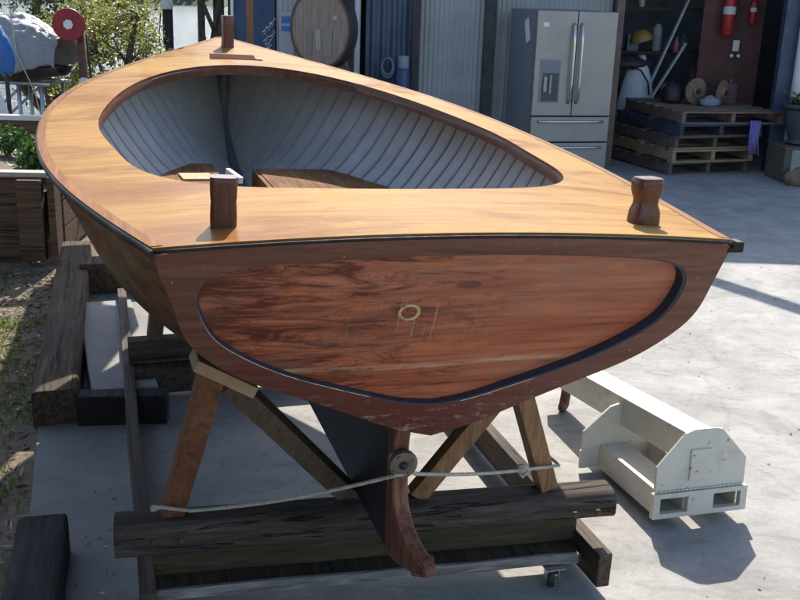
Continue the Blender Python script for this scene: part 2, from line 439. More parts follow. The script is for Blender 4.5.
def ring_pts(f, zoff, inset=0.0):
    row = []
    for a in angs:
        ph = a; oi = opening(ph)
        k = ray_hit(a); oo = (OS+k*math.cos(a)*ORAT, k*math.sin(a))
        ff = f
        s = oi[0]+(oo[0]-oi[0])*ff; t = oi[1]+(oo[1]-oi[1])*ff
        row.append(L(s, t, deckz(s, t)+zoff))
    return row
mb = MB(); bm = mb.bm
tops = [ring_pts(f, 0) for f in (0, .12, .3, .5, .7, .86, .93, .97, 1.0)]+[ring_pts(1.0, -.022)]
V = mb.grid(tops, closed=True)
mb.build('deck', M['deck'], boat, auto=40)
for sgn in (-1, 1):
    mb = MB(); rows = []
    for i in range(91):
        q_ = .01+(BL-.03)*i/90; b_ = half(q_); w_ = min(.026, b_*.8)
        rows.append([L(q_, sgn*(b_+.002), deckz(q_, b_)+.0012), L(q_, sgn*(b_-w_*.5), deckz(q_, b_-w_*.5)+.0016), L(q_, sgn*(b_-w_), deckz(q_, b_-w_)+.0012)])
    mb.grid(rows); mb.build('deck_margin', M['margin'], boat, smooth=True)
# the covering board shows along the sheer only; across the stern the deck runs to the edge
mb = MB(); mb.grid([ring_pts(0.0, -.001), ring_pts(0.0, -.012), ring_pts(-.012, -.016), ring_pts(-.012, -.05), ring_pts(.02, -.05), ring_pts(.03, -.026)], closed=True)
mb.build('coaming', M['carling'], boat, auto=40)
# underside of the deck
mb = MB(); mb.grid([ring_pts(f, -.026) for f in (0.03, .35, .7, .97)], closed=True)
mb.build('deck_underside', M['interior'], boat, smooth=True)

# --- rub rail: D-shaped strip just under the deck edge, both sides
def sheer_line(sgn, off, dz, s0=-.02, n=70):
    return [L(s, sgn*(half(max(0, s))+off), sheer(s)+dz) for s in [s0+(BL-s0)*i/n for i in range(n+1)]]
for sgn in (-1, 1):
    mb = MB()
    offs = ((.0005, -.0015), (.005, -.0025), (.008, -.007), (.008, -.014), (.005, -.020), (-.004, -.020))
    lines = [sheer_line(sgn, o_, z_) for o_, z_ in offs]
    rows = [[ln[i] for ln in lines] for i in range(len(lines[0]))]
    Vv = mb.grid(rows); mb.bm.faces.new(Vv[0][::-1]); mb.bm.faces.new(Vv[-1])
    mb.build('rub_rail', M['rub'], boat, auto=50)

# --- hull sections
TRS = [(1, 0), (.985, .104), (.96, .237), (.928, .388), (.858, .498), (.742, .607), (.603, .693), (.449, .778), (.307, .862), (.142, .956), (0, 1)]
MID = [(1, 0), (.955, .12), (.90, .25), (.835, .38), (.755, .51), (.66, .63), (.55, .73), (.43, .81), (.30, .88), (.15, .95), (0, 1)]
BOW = [(1, 0), (.88, .14), (.76, .27), (.64, .40), (.53, .52), (.42, .64), (.32, .74), (.22, .83), (.13, .91), (.05, .97), (0, 1)]
DU = spline([0, .2, .4, .6, .8, .92, 1.0], [.56, .64, .69, .71, .69, .60, .36])
def smooth(x): x = min(1, max(0, x)); return x*x*(3-2*x)
def twist(q): return .019*smooth(q/.2)
def section(s, off=0.0):
    u = s/BL; D = DU(u); a = smooth(u/.4); bw_ = smooth((u-.55)/.42)
    pts = []
    for k in range(11):
        t = (TRS[k][0]*(1-a)+MID[k][0]*a)*(1-bw_)+BOW[k][0]*bw_
        q = (TRS[k][1]*(1-a)+MID[k][1]*a)*(1-bw_)+BOW[k][1]*bw_
        pts.append((t, q))
    # refine
    ts = spline(list(range(11)), [p[0] for p in pts]); qs = spline(list(range(11)), [p[1] for p in pts])
    out = []
    B = max(.012, half(s)-.004-off)
    for i in range(31):
        x = i/3.0
        q = max(0, qs(x))*D; t = max(0, ts(x))*B
        ss = s+q*RAKE*max(0, 1-s/1.2)
        out.append((ss, t, sheer(s)-.004-q*(1-off/.6)-(0 if off == 0 else 0)))
    return out
def hull_surface(name, mat, off, s0):
    mb = MB(); rows = []
    for i in range(61):
        s = s0+(BL-s0-.01)*i/60; P = section(s, off)
        tw = lambda c: twist(max(0, sheer(s)-c))*max(0, 1-s/1.4)
        rows.append([L(a, -b+tw(c), c) for a, b, c in P]+[L(a, b+tw(c), c) for a, b, c in P[-2::-1]])
    mb.grid(rows)
    uvl = mb.bm.loops.layers.uv.new('UVMap')
    idx = {}
    # girth coordinate for the seams
    mb.bm.verts.ensure_lookup_table(); n = len(rows[0])
    for i, r in enumerate(rows):
        g = [0]
        for k in range(1, n): g.append(g[-1]+(r[k]-r[k-1]).length)
        for k in range(n): idx[i*n+k] = (r[k].y if False else s0+(BL-s0)*i/60, min(g[k], g[-1]-g[k]))
    for k, v in enumerate(mb.bm.verts): v.index = k
    for f in mb.bm.faces:
        for lp in f.loops: lp[uvl].uv = idx[lp.vert.index]
    return mb.build(name, mat, boat, smooth=True)
hull_surface('hull_planking', M['hull'], 0.0, 0.0)
inner = hull_surface('inner_lining', M['interior'], .022, 0.02)
# inner stem and keelson strip
mb = MB(); pts = []
for i in range(40):
    s = .5+(BL-.12-.5)*i/39; pts.append(L(s, 0, section(s, .022)[-1][2]+.012))
pts = [p for p in pts if p.y < BL-.42]
q0 = pts[-1]; q1 = L(BL-.12, 0, sheer(BL)-.03)
pts += [q0.lerp(q1, k/8)+Vector((0, .16*math.sin(math.pi*k/8), -.10*math.sin(math.pi*k/8))) for k in range(1, 9)]
for i in range(len(pts)-1): pass
mb.tube(pts, .032, 10); mb.build('keelson', plain('stem_paint', (.16, .165, .18), .6, .2, 5), boat, smooth=True)

mb = MB()
st_ = [(BL-.035, sheer(BL)-.002), (BL+.012, sheer(BL)-.004), (BL-.03, sheer(BL)-.45), (BL-.22, sheer(BL)-.72), (BL-.6, sheer(BL)-.74), (BL-.2, sheer(BL)-.55), (BL-.10, sheer(BL)-.40)]
mb.prism(st_, lambda p: L(p[0], -.032, p[1]), lambda p: L(p[0], .032, p[1])); mb.build('stem', M['hull'], boat)

# --- transom: raised frame round a sunk panel, all on the raked plane
def TP(t, q, proud=0.0):
    n = Vector((0, -math.cos(R(21)), -math.sin(R(21))*1.0))
    return L(q*RAKE, t+twist(q), -q) + n*proud
TO = [(.845, -.004), (.832, .07), (.811, .16), (.784, .262), (.725, .336), (.627, .41), (.51, .468), (.38, .525), (.26, .582), (.12, .645), (0, .682)]
TI = [(.733, .128), (.730, .180), (.692, .264), (.62, .327), (.5, .397), (.38, .447), (.22, .503), (.09, .542), (0, .553)]
TT = [(0, .022), (.2, .024), (.4, .032), (.53, .040), (.615, .050), (.672, .064), (.712, .088)]
k83 = .83
def resample(poly, n, closed=False):
    d_ = [0]
    for a, b in zip(poly, poly[1:]): d_.append(d_[-1]+math.dist(a, b))
    out = []
    for i in range(n):
        x = d_[-1]*i/(n-1); j = 0
        while j < len(d_)-2 and d_[j+1] < x: j += 1
        f = (x-d_[j])/(d_[j+1]-d_[j]); out.append((poly[j][0]+(poly[j+1][0]-poly[j][0])*f, poly[j][1]+(poly[j+1][1]-poly[j][1])*f))
    return out
def smooth_poly(poly, n):
    xs = [0]
    for a, b in zip(poly, poly[1:]): xs.append(xs[-1]+math.dist(a, b))
    fx = spline(xs, [p[0] for p in poly]); fy = spline(xs, [p[1] for p in poly])
    return [(fx(xs[-1]*i/(n-1)), fy(xs[-1]*i/(n-1))) for i in range(n)]
edge_half = [(t*k83, -CAMB*((.8457*k83)**2-(t*k83)**2)+.003) for t in [0.845*i/24 for i in range(25)]]       # the deck's camber along the top
outer_half = edge_half[:-1]+[(a*k83, b*k83) for a, b in smooth_poly(TO, 50)]
ih = [(a*k83, b*k83) for a, b in smooth_poly(TT+TI, 75)]
def by_angle(poly, c=(0, .26*k83), n=121):
    """half-outline from straight up to straight down, sampled by angle"""
    out = []
    for i in range(n):
        a = math.pi*i/(n-1); dx, dy = math.sin(a), -math.cos(a); best = None
        for p, q in zip(poly, poly[1:]):
            ex, ey = q[0]-p[0], q[1]-p[1]; den = dx*ey-dy*ex
            if abs(den) < 1e-12: continue
            qx, qy = p[0]-c[0], p[1]-c[1]; k = (qx*ey-qy*ex)/den; m_ = (qx*dy-qy*dx)/den
            if k > 0 and -1e-6 <= m_ <= 1+1e-6 and (best is None or k < best): best = k
        if best is None:
            best = math.dist(poly[0] if a < 1 else poly[-1], c)
        out.append((c[0]+dx*best, c[1]+dy*best))
    return out
OH, IH = by_angle(outer_half), by_angle(ih)
def full(hp): return hp+[(-a, b) for a, b in hp[-2:0:-1]]
OF, IF = full(OH), full(IH)
IF = [(a-.014*smooth(b/.17), b) for a, b in IF]
def lerp2(a, b, f): return (a[0]+(b[0]-a[0])*f, a[1]+(b[1]-a[1])*f)
mb = MB()
mb.grid([[TP(*p, -.004) for p in OF], [TP(*p, .018) for p in OF],
         [TP(*lerp2(a, b, .5), .020) for a, b in zip(OF, IF)], [TP(*p, .020) for p in IF]], closed=True)
fr = mb.build('transom_frame', M['tframe'], boat, auto=35)
mb = MB(); mb.grid([[TP(*p, .0195) for p in IF], [TP(*lerp2(p, (0, .2), .006+.012*smooth(.5+p[0])), .017) for p in IF], [TP(*lerp2(p, (0, .2), .009+.022*smooth(.5+p[0])), .004-.012*smooth(.5+p[0])) for p in IF]], closed=True)
mb.build('panel_rebate', M['groove'], boat, auto=40)
mb = MB()
pr = [[TP(*lerp2(p, (0, .2), f), .006-.012*smooth(.5+p[0]*(1-f))) for p in IF] for f in (.005, .3, .6, .85)]
Vv = mb.grid(pr, closed=True); mb.bm.faces.new(Vv[-1])
mb.build('transom_panel', M['tpanel'], boat)
# inside face of the transom
mb = MB(); Vv = mb.grid([[TP(*lerp2(p, (0, .2), f), -.03) for p in OF] for f in (.12, .5)], closed=True); mb.bm.faces.new(Vv[-1])
mb.build('transom_lining', M['interior'], boat)
# seam between deck and transom
mb = MB()
ln = [(t, -.012*(1-(t/half(0))**2)-.016) for t in [half(0)*(i/30*2-1) for i in range(31)]]
mb.tube([L(s, t, deckz(0, t)-.006) for t, s in ln], .0045, 6); mb.build('deck_edge_bead', M['rub'], boat, smooth=True)
# squared rub-rail ends at the two corners
for sgn in (1,):
    mb = MB(); mb.box(L(.006, sgn*(half(0)+(.006 if sgn < 0 else .012)), -.018), (.022 if sgn < 0 else .045, .04, .028)); mb.build('rail_end', M['rub'], boat, bevel=.004)

# --- skeg, stern post, shaft bearing (built upright in the level frame, handed to the boat's frame)
def GB(s, t, z): return RB.transposed() @ (G(s, t, z)-BASE)
SK = -.05
def wedge(poly, w_, name, mat, **kw):
    mb = MB(); mb.prism(poly, lambda p: GB(p[0], SK-w_/2, p[1]), lambda p: GB(p[0], SK+w_/2, p[1])); return mb.build(name, mat, boat, **kw)
wedge([(.335, .88), (.335, .50), (.345, .392), (2.0, .405), (2.6, .50), (3.0, .72), (2.0, .80), (.8, .92)], .040, 'skeg', M['navy'])
SP = smooth_poly([(.25, .86), (.28, .78), (.288, .64), (.284, .585), (.268, .54), (.238, .505), (.198, .480), (.158, .466), (.124, .458), (.108, .444), (.112, .428), (.14, .416), (.20, .402), (.26, .390), (.3, .388)], 46)+[(.345, .392), (.345, .88)]
tq = lambda p: SK+max(0, .30-p[0])*.20
mb = MB(); mb.prism(SP, lambda p: GB(p[0], tq(p)-.023+.006*(p[0] < .15), p[1]), lambda p: GB(p[0], tq(p)+.023-.006*(p[0] < .15), p[1])); mb.build('stern_post', M['post'], boat, bevel=.007)
mb = MB(); c0 = GB(.272, SK, .688)
mx = Matrix.Translation(c0) @ Matrix.Rotation(R(90), 4, 'X')
mb.lathe([(.012, .004), (.012, .012), (.020, .015), (.038, .011), (.043, .003), (.042, -.006), (.034, -.012), (.034, -.03)], 20, mx)
sb = mb.build('shaft_bearing', M['bronze'], boat, auto=40)
mb = MB(); mb.lathe([(.011, -.01), (.011, .0165)], 10, mx); mb.build('shaft_hole', M['blk'], sb, smooth=True)
for a in range(4):
    mb = MB(); an = a*math.pi/2+.5
    mb.lathe([(.005, .006), (.005, .016)], 6, Matrix.Translation(c0) @ Matrix.Rotation(R(90), 4, 'X') @ Matrix.Translation((.029*math.cos(an), .029*math.sin(an), 0)))
    mb.build('bolt', M['bronze'], sb)

# --- bitts on the deck
def bitt(s, t, wx, wy, h, prof, rot=0, name='mooring_bitt'):
    mb = MB(); rows = []
    c = L(s, t, deckz(s, t)-.004)
    for z, kx, ky in prof:
        row = []
        for i in range(20):
            a = 2*math.pi*i/20; cx, cy = math.cos(a), math.sin(a)
            e = .42
            x = math.copysign(abs(cx)**e, cx)*wx/2*kx; y = math.copysign(abs(cy)**e, cy)*wy/2*ky
            v = rz(rot) @ Vector((x, y, z*h)); row.append(c+v)
        rows.append(row)
    V_ = mb.grid(rows, closed=True); mb.bm.faces.new(V_[0][::-1]); mb.bm.faces.new(V_[-1])
    return mb.build(name, M['bitt'], boat, auto=50)
waist = [(0, 1, 1), (.12, 1, 1), (.3, .95, .95), (.45, .77, .77), (.55, .78, .78), (.72, .97, .97), (.85, 1, 1), (.96, .97, .97), (1, .88, .88)]
notch = [(0, .96, 1), (.25, .98, 1), (.45, .95, .96), (.52, .93, .93), (.62, .97, .96), (.85, 1, 1), (.985, 1, 1), (1, .97, .97)]
bitt(.155, -.535, .062, .050, .118, notch, -.15)
bitt(.150, .540, .074, .060, .122, waist, .1)
bitt(4.10, -.008, .068, .068, .185, [(0, 1, 1), (.3, .93, .93), (.6, .97, .97), (.95, 1.05, 1.05), (1, .98, .98)], .2)
# flat mahogany slot on the foredeck; recess shade put into its dark colour
mb = MB()
cs_ = [(3.64, -.165), (3.66, .135), (3.83, .105), (3.83, -.145)]
mb.bm.faces.new([mb.bm.verts.new(L(s, t, deckz(s, t)+.003)) for s, t in cs_]); mb.build('deck_slot', M['mahogany'], boat)
mb = MB()
mb.bm.faces.new([mb.bm.verts.new(L(s, t, deckz(s, t)+.006)) for s, t in ((3.66, .09), (3.655, .13), (3.80, .10))]); mb.build('slot_shadow_edge', M['rub'], boat)

# --- boards inside
def hull_half_at(s, z):
    P = section(s, .022); best = .05
    for a, b in zip(P, P[1:]):
        if a[2] >= z >= b[2]: best = b[1]
    return best
def board_poly(name, mat, s0, s1, t0, t1, z, th=.025):
    n = 10; A = []; B = []
    for i in range(n+1):
        s = s0+(s1-s0)*i/n; lim = hull_half_at(s, z-th)-.01
        A.append((s, max(-lim, min(lim, t0)))); B.append((s, max(-lim, min(lim, t1))))
    mb = MB(); poly = A+B[::-1]
    mb.prism(poly, lambda p: L(p[0], p[1], z-th), lambda p: L(p[0], p[1], z)); return mb.build(name, mat, boat)
board_poly('side_bench', M['boards'], 1.9, 3.22, -.75, -.20, -.36)
board_poly('side_bench', M['boards'], 1.5, 3.08, .012, .75, -.36)
board_poly('bench_front', M['boards'], 1.5, 3.08, -.010, .010, -.365, .14)
board_poly('sole_board', M['interior'], 1.2, 3.3, -.20, -.012, -.50)
mb = MB(); mb.box(L(2.78, -.145, -.345), (.022, .15, .03), rz(R(18)) @ rx(R(8))); mb.build('loose_white_board', plain('white_gloss', (.75, .76, .76), .4, .05), boat)

mb = MB(); mb.box(L(2.80, -.325, -.354), (.15, .16, .010), rz(R(4))); tag(mb.build('plywood_offcut', plain('fresh_ply', (.50, .36, .19), .8, .15)), 'small pale plywood offcut lying on the left bench inside the boat', 'board')  # pale board added in place of the sunlit patch on the bench
o = bpy.data.objects['plywood_offcut']; o.data.transform(Matrix.Translation(BASE) @ RB.to_4x4())

# ------------------------------------------------------------------ CRADLE under the stern
cr = thing('boat_cradle', 'dark timber cradle with thick cross beam and splayed pine legs under the boat', 'boat cradle', G(0.66, 0, 0), YAW)
CB = Matrix.Rotation(-YAW, 3, 'Z'); C0 = G(.66, 0, 0)
def K(s, t, z): return CB @ (G(s, t, z)-C0)
# the thick weathered beam: rounded, slightly irregular
mb = MB(); rows = []
pL, pR = K(.735, -.81, .312), K(.590, .785, .312); ax = (pR-pL).normalized(); sx = Vector((-ax.y, ax.x, 0))
for i in range(25):
    p = pL.lerp(pR, i/24); row = []
    for k in range(20):
        a = 2*math.pi*k/20; e = .68; cx, cy = math.cos(a), math.sin(a)
        w_ = .066*(1+.04*noise.noise(Vector((i*.35, k*.3, 1)))); h_ = (.062-.012*i/24)*(1+.07*noise.noise(Vector((i*.3, k*.2, 5))))
        row.append(p+sx*math.copysign(abs(cx)**e, cx)*w_+Vector((0, 0, math.copysign(abs(cy)**e, cy)*h_)))
    rows.append(row)
V_ = mb.grid(rows, closed=True); mb.bm.faces.new(V_[0]); mb.bm.faces.new(V_[-1][::-1])
mb.build('cross_beam', M['darklog'], cr, auto=50)
mb = MB(); mb.beam(K(.815, -.70, .186), K(.69, .72, .186), .05, .138, seg=6, wob=.002); mb.build('back_board', M['olivewood'], cr, bevel=.003)
mb = MB(); mb.beam(K(.785, -.70, .098), K(.665, .71, .098), .15, .035, seg=8, wob=.003); mb.build('base_plank', M['rail'], cr, bevel=.003)
mb = MB(); mb.beam(K(.706, -.70, .102), K(.586, .69, .102), .012, .036, seg=12, wob=.002); mb.build('bleached_edge', M['greywood'], cr)
for t0, t1, s0, s1 in ((-.725, -.69, .62, 3.9), (.735, .745, .49, 3.9)):
    mb = MB(); mb.beam(K(s0, t0, .10), K(s1, t1, .10), .05, .125, seg=5, wob=.003); mb.build('side_rail', M['rail'], cr, bevel=.004)
mb = MB(); mb.beam(K(2.62, -.70, .225), K(2.62, .72, .225), .09, .11); mb.build('far_cross_beam', M['darklog'], cr, bevel=.006)
mb = MB(); mb.beam(K(2.55, -.70, .10), K(2.55, .72, .10), .12, .12); mb.build('far_base_plank', M['rail'], cr, bevel=.004)
for t in (-.5, .5):
    mb = MB(); mb.beam(K(2.62, t*1.15, .28), K(2.62, t, .80), .07, .09, up=(0, 1, 0)); mb.build('leg', M['pined'], cr, bevel=.004)
mb = MB(); mb.beam(K(2.62, 0, .28), K(2.62, 0, .40), .12, .12, up=(0, 1, 0)); mb.build('keel_block', M['darklog'], cr)
# legs and braces on the stern beam
mb = MB(); mb.beam(K(.755, -.645, .33), K(.33, -.548, .985), .066, .055, up=(0, 1, .3)); mb.build('leg', M['pinered'], cr, bevel=.004)
ls = (K(.275, -.60, 1.037), K(.275, -.455, .952))
mb = MB(); mb.beam(ls[0], ls[1], .11, .030, up=(0, 0, 1)); mb.build('leg_pad', M['tan'], cr, bevel=.002)
mb = MB(); mb.beam(K(.72, -.085, .37), K(.45, -.495, .905), .06, .062, up=(0, 1, .3)); mb.build('brace', M['pined'], cr, bevel=.003)
mb = MB(); mb.beam(K(.66, .125, .37), K(.60, .43, .80), .06, .052, up=(0, 1, 0)); mb.build('brace', M['pine'], cr, bevel=.003)
mb = MB(); mb.beam(K(.62, .565, .37), K(.60, .395, .86), .06, .07, up=(0, 1, 0)); mb.build('leg', M['pine'], cr, bevel=.004)
for s, t in ((.595, .60), (.80, -.66), (2.55, -.6), (2.55, .62)):
    cx = K(s, t, .038)
    mb = MB(); mb.lathe([(.012, -.012), (.034, -.012), (.038, -.007), (.038, .007), (.034, .012), (.012, .012)], 18, Matrix.Translation(cx) @ Matrix.Rotation(R(90), 4, 'Y') @ Matrix.Rotation(.5, 4, 'X'))
    wh = mb.build('caster', M['blk'], cr, auto=40)
    mb = MB(); mb.box(cx+Vector((-.02, 0, .018)), (.004, .03, .048)); mb.box(cx+Vector((.02, 0, .018)), (.004, .03, .048)); mb.box(cx+Vector((0, 0, .0405)), (.07, .07, .004))
    mb.tube([cx+Vector((-.024, 0, 0)), cx+Vector((.024, 0, 0))], .007, 8); mb.build('caster_fork', M['steel'], wh)

for s, t in ((.665, -.70), (.655, -.62), (.515, .62), (.510, .70)):
    mb = MB(); mb.lathe([(.012, 0), (.012, .008), (.008, .011)], 6, Matrix.Translation(K(s-.004, t, .315)) @ Matrix.Rotation(R(90), 4, 'X')); mb.build('bolt_head', M['rust_'], cr)
for s0, t0, z0 in ((.49, .742, .13), (.49, .742, .07)):
    mb = MB(); mb.lathe([(.006, -.004), (.006, .003), (.003, .005)], 8, Matrix.Translation(K(s0, t0, z0)) @ Matrix.Rotation(R(90), 4, 'X')); mb.build('nail_head', M['rust_'], cr)

# rope from leg to leg round the stern post
mb = MB()
A0, A1, A2, A3 = G(.70, -.70, .42), G(.63, -.645, .425), G(.266, SK, .662), G(.575, .530, .462)
pts = [G(.72, -.655, .40), G(.69, -.70, .405), A0+Vector((.01, -.03, .01)), A1.lerp(A2, .06)]
for i in range(1, 12):
    f = i/12; p = A1.lerp(A2, f); p.z -= .02*math.sin(math.pi*f); pts.append(p)
pts += [A2+G(0, -.02, 0)-G(0, 0, 0)+Vector((0, -.006, 0)), A2+G(0, .03, 0)-G(0, 0, 0)+Vector((0, .0, 0))]
for i in range(1, 12):
    f = i/12; p = A2.lerp(A3, f); p.z -= .012*math.sin(math.pi*f); pts.append(p)
pts += [A3, G(.573, .582, .464), G(.60, .584, .462), G(.64, .582, .46), G(.658, .545, .46)]
fine = []
for p, q in zip(pts, pts[1:]):
    n_ = max(2, int((q-p).length/.006))
    fine += [p.lerp(q, i/n_) for i in range(n_)]
fine.append(pts[-1])
for k in range(3):
    st_ = []; ln_ = 0
    for i, p in enumerate(fine):
        if i: ln_ += (p-fine[i-1]).length
        d_ = (fine[min(i+1, len(fine)-1)]-fine[max(i-1, 0)]).normalized(); u_ = d_.cross(Vector((0, 0, 1))).normalized(); v_ = d_.cross(u_)
        an = ln_/.034*2*math.pi+k*2.094; st_.append(p+(u_*math.cos(an)+v_*math.sin(an))*.0030)
    mb.tube(st_, .0034, 5)
kn = A2.lerp(A3, .82); 
mb.lathe([(.004, -.02), (.013, -.012), (.016, 0), (.012, .012), (.004, .02)], 8, Matrix.Translation(kn+Vector((0, -.004, -.002))) @ Matrix.Rotation(R(80), 4, 'Y'))
mb.tube([kn+Vector((-.02, -.008, .01)), kn+Vector((0, -.02, .02)), kn+Vector((.02, -.012, 0)), kn+Vector((.0, -.02, -.02)), kn+Vector((-.015, -.01, -.004))], .006, 6)
tag(mb.build('rope', M['rope'], smooth=True), 'thin pale rope tied round the boat stern post and knotted to the right cradle leg', 'rope')

# ------------------------------------------------------------------ GROUND
def conc_mat():
    t = NT('concrete_yard'); v = t.mapping()
    big = t.noise(v, .55, 5, .6, .4); mid = t.noise(v, 3.0, 8, .68, .5); fine = t.noise(v, 60, 4, .7)
    sw = t.noise(t.mapping((1.6, 3.2, 1), rot=(0, 0, .9)), 2.2, 9, .7, 3.2)      # broomed swirls
    c = t.ramp(mid, [(.3, (.275, .26, .235)), (.55, (.375, .357, .328)), (.75, (.43, .41, .377))])
    c = t.mix(.7, c, t.ramp(big, [(.3, .74), (.7, 1.1)]), 'MULTIPLY')
    c = t.mix(.55, c, t.ramp(sw, [(.36, .66), (.50, 1.04)]), 'MULTIPLY')
    c = t.mix(.5, c, t.ramp(fine, [(.3, .75), (.65, 1.08)]), 'MULTIPLY')
    st = t.noise(v, 1.4, 7, .75, 1.0)
    c = t.mix(t.ramp(st, [(.62, 0.0), (.75, .4)]), c, (.22, .19, .16))
    sp = t.vor(v, 9.0); c = t.mix(t.ramp(sp, [(.03, .6), (.05, 0.0)]), c, (.18, .15, .12))
    ck_ = t.n.new('ShaderNodeTexVoronoi'); ck_.feature = 'DISTANCE_TO_EDGE'; ck_.inputs['Scale'].default_value = .42
    wv = t.n.new('ShaderNodeVectorMath'); wv.operation = 'ADD'; t.link(v, wv.inputs[0])
    nz = t.n.new('ShaderNodeTexNoise'); nz.inputs['Scale'].default_value = 2.2; nz.inputs['Detail'].default_value = 6; t.link(v, nz.inputs['Vector'])
    sm = t.n.new('ShaderNodeVectorMath'); sm.operation = 'SCALE'; sm.inputs['Scale'].default_value = .5; t.link(nz.outputs['Color'], sm.inputs[0]); t.link(sm.outputs[0], wv.inputs[1]); t.link(wv.outputs[0], ck_.inputs['Vector'])
    c = t.mix(t.ramp(ck_.outputs['Distance'], [(.0, .22), (.003, .15), (.006, 0.0)]), c, (.12, .105, .09))
    oil = t.noise(t.mapping(loc=(5, 3, 0)), 1.1, 6, .65, .6)
    c = t.mix(t.ramp(oil, [(.60, 0.0), (.70, .45)]), c, (.15, .135, .12))
    scr = t.noise(t.mapping((1.0, 40, 1), rot=(0, 0, .5)), 1.3, 4, .6, 1.5)
    c = t.mix(t.ramp(scr, [(.66, 0.0), (.70, .4)]), c, (.27, .25, .22))
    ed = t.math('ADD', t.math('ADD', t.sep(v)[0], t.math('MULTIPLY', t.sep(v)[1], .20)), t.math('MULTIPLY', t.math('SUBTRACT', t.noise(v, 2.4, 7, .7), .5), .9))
    c = t.mix(t.ramp(t.math('ADD', ed, .5), [(.10, .62), (.75, 0.0)]), c, (.16, .155, .145))      # lower-left shade put into the colour, darker towards the edge
    t.base(c); t.link(t.rough_noise(v, 4, .7, .95), t.b.inputs['Roughness'])
    t.bump(t.math('ADD', t.math('MULTIPLY', sw, .8), t.math('MULTIPLY', fine, .3)), .35, .006)
    return t.m
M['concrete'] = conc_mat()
def soil_mat():
    t = NT('soil_and_mulch'); v = t.mapping()
    n = t.noise(v, 3.5, 8, .7); f = t.noise(v, 34, 6, .75); p = t.noise(v, 1.3, 5, .65)
    c = t.ramp(f, [(.3, (.07, .052, .036)), (.5, (.20, .155, .105)), (.7, (.38, .31, .22))])
    c = t.mix(t.ramp(n, [(.42, 0.0), (.62, .55)]), c, (.25, .205, .135))
    c = t.mix(t.ramp(p, [(.5, 0.0), (.62, .45)]), c, (.07, .10, .03))
    t.base(c); t.set(Roughness=.95); t.bump(t.math('ADD', f, n), .8, .02); return t.m
M['soil'] = soil_mat()
def gz(x, y):
    # the land ends in a bank at the water on the left behind the garden bed
    z = -.03
    if x < -.9:
        z += -1.9*smooth((y-12.6)/2.6)
        z += .05*noise.noise(Vector((x*.9, y*.9, 0)))*smooth((-1.5-x)/.4)
    else:
        z += -1.9*smooth((y-22)/2.6)
    return z
mb = MB()
xs = [-60, -30, -16, -10]+[-7+.25*i for i in range(25)]+[-.6, 2, 6, 10, 20, 45, 90]
ys = [-12, -4, 0, 1.5]+[2.2+.25*i for i in range(56)]+[17, 19, 22, 23, 24, 25, 30]
mb.grid([[Vector((x, y, gz(x, y))) for x in xs] for y in ys])
setting(mb.build('ground', M['soil'], smooth=True))
mb = MB()
edge = [(-.35, -1.0), (-.75, 1.5), (-1.22, 2.9), (-1.36, 3.33), (-1.62, 4.15), (-1.88, 5.5), (-2.02, 6.3), (-2.3, 8.5), (-2.4, 12.3)]
poly = edge+[(-.9, 12.3), (-.9, 21), (14, 21), (14, -3), (-.3, -3)]
mb.prism(poly, lambda p: Vector((p[0], p[1], -.12)), lambda p: Vector((p[0], p[1], 0)))
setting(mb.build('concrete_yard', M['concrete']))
# water and far shore
def water_mat():
    t = NT('river_water'); v = t.mapping((.5, 1.6, 1))
    n = t.noise(v, 1.2, 6, .6, .5)
    t.base((.06, .085, .085)); t.set(Roughness=.22, IOR=1.33, Specular_IOR_Level=.32); t.bump(n, .9, .5); return t.m
mb = MB(); mb.grid([[Vector((x, y, -1.15)) for x in (-300, -60, -10, 20, 120, 300)] for y in (12, 30, 80, 200, 400)])
setting(mb.build('water', water_mat()))
mb = MB(); rows = []
for y, z in ((150, -1.6), (156, .2), (175, 2.0), (220, 9), (300, 16), (420, 10)):
    rows.append([Vector((x, y+6*noise.noise(Vector((x*.02, 0, 3))), z+(z*.35*noise.noise(Vector((x*.03, y*.01, 1))) if z > 0 else 0))) for x in range(-300, 301, 12)])
mb.grid(rows); setting(mb.build('far_bank', plain('far_bank_scrub', (.05, .07, .035), .9, .4, .08, bump=0), smooth=True))

# ------------------------------------------------------------------ foliage
def leaf_mat(name, c, tr=.25):
    t = NT(name); v = t.mapping()
    oi = t.n.new('ShaderNodeNewGeometry')
    n = oi.outputs['Random Per Island']
    lo = tuple(x*.45 for x in c); hi = (min(1, c[0]*1.7), min(1, c[1]*1.6), c[2]*1.25)
    t.base(t.ramp(n, [(0, lo), (.5, c), (.86, hi), (1, (c[0]*2.3, c[1]*1.7, c[2]*1.2))]))
    t.set(Roughness=.38, Specular_IOR_Level=.6)
    td = t.n.new('ShaderNodeBsdfTranslucent'); t.link(t.ramp(n, [(0, (c[0]*1.2, c[1]*1.3, c[2]*.6)), (1, (c[0]*2.2, c[1]*2.2, c[2]*.7))]), td.inputs[0])
    mx_ = t.n.new('ShaderNodeMixShader'); mx_.inputs[0].default_value = tr
    t.link(t.b.outputs[0], mx_.inputs[1]); t.link(td.outputs[0], mx_.inputs[2])
    t.link(mx_.outputs[0], t.n['Material Output'].inputs[0]); return t.m
def leaf(bm, p, ln, wd, d_=None):
    d_ = d_ or Vector((rnd.gauss(0, 1), rnd.gauss(0, 1), rnd.gauss(0, .7))).normalized()
    s_ = d_.orthogonal().normalized(); s_ = Matrix.Rotation(rnd.uniform(0, 6.28), 3, d_) @ s_
    n_ = d_.cross(s_)
    a = bm.verts.new(p); b = bm.verts.new(p+d_*ln*.5+s_*wd/2+n_*ln*.06); c = bm.verts.new(p+d_*ln); e = bm.verts.new(p+d_*ln*.5-s_*wd/2+n_*ln*.06)
    bm.faces.new((a, b, c, e))
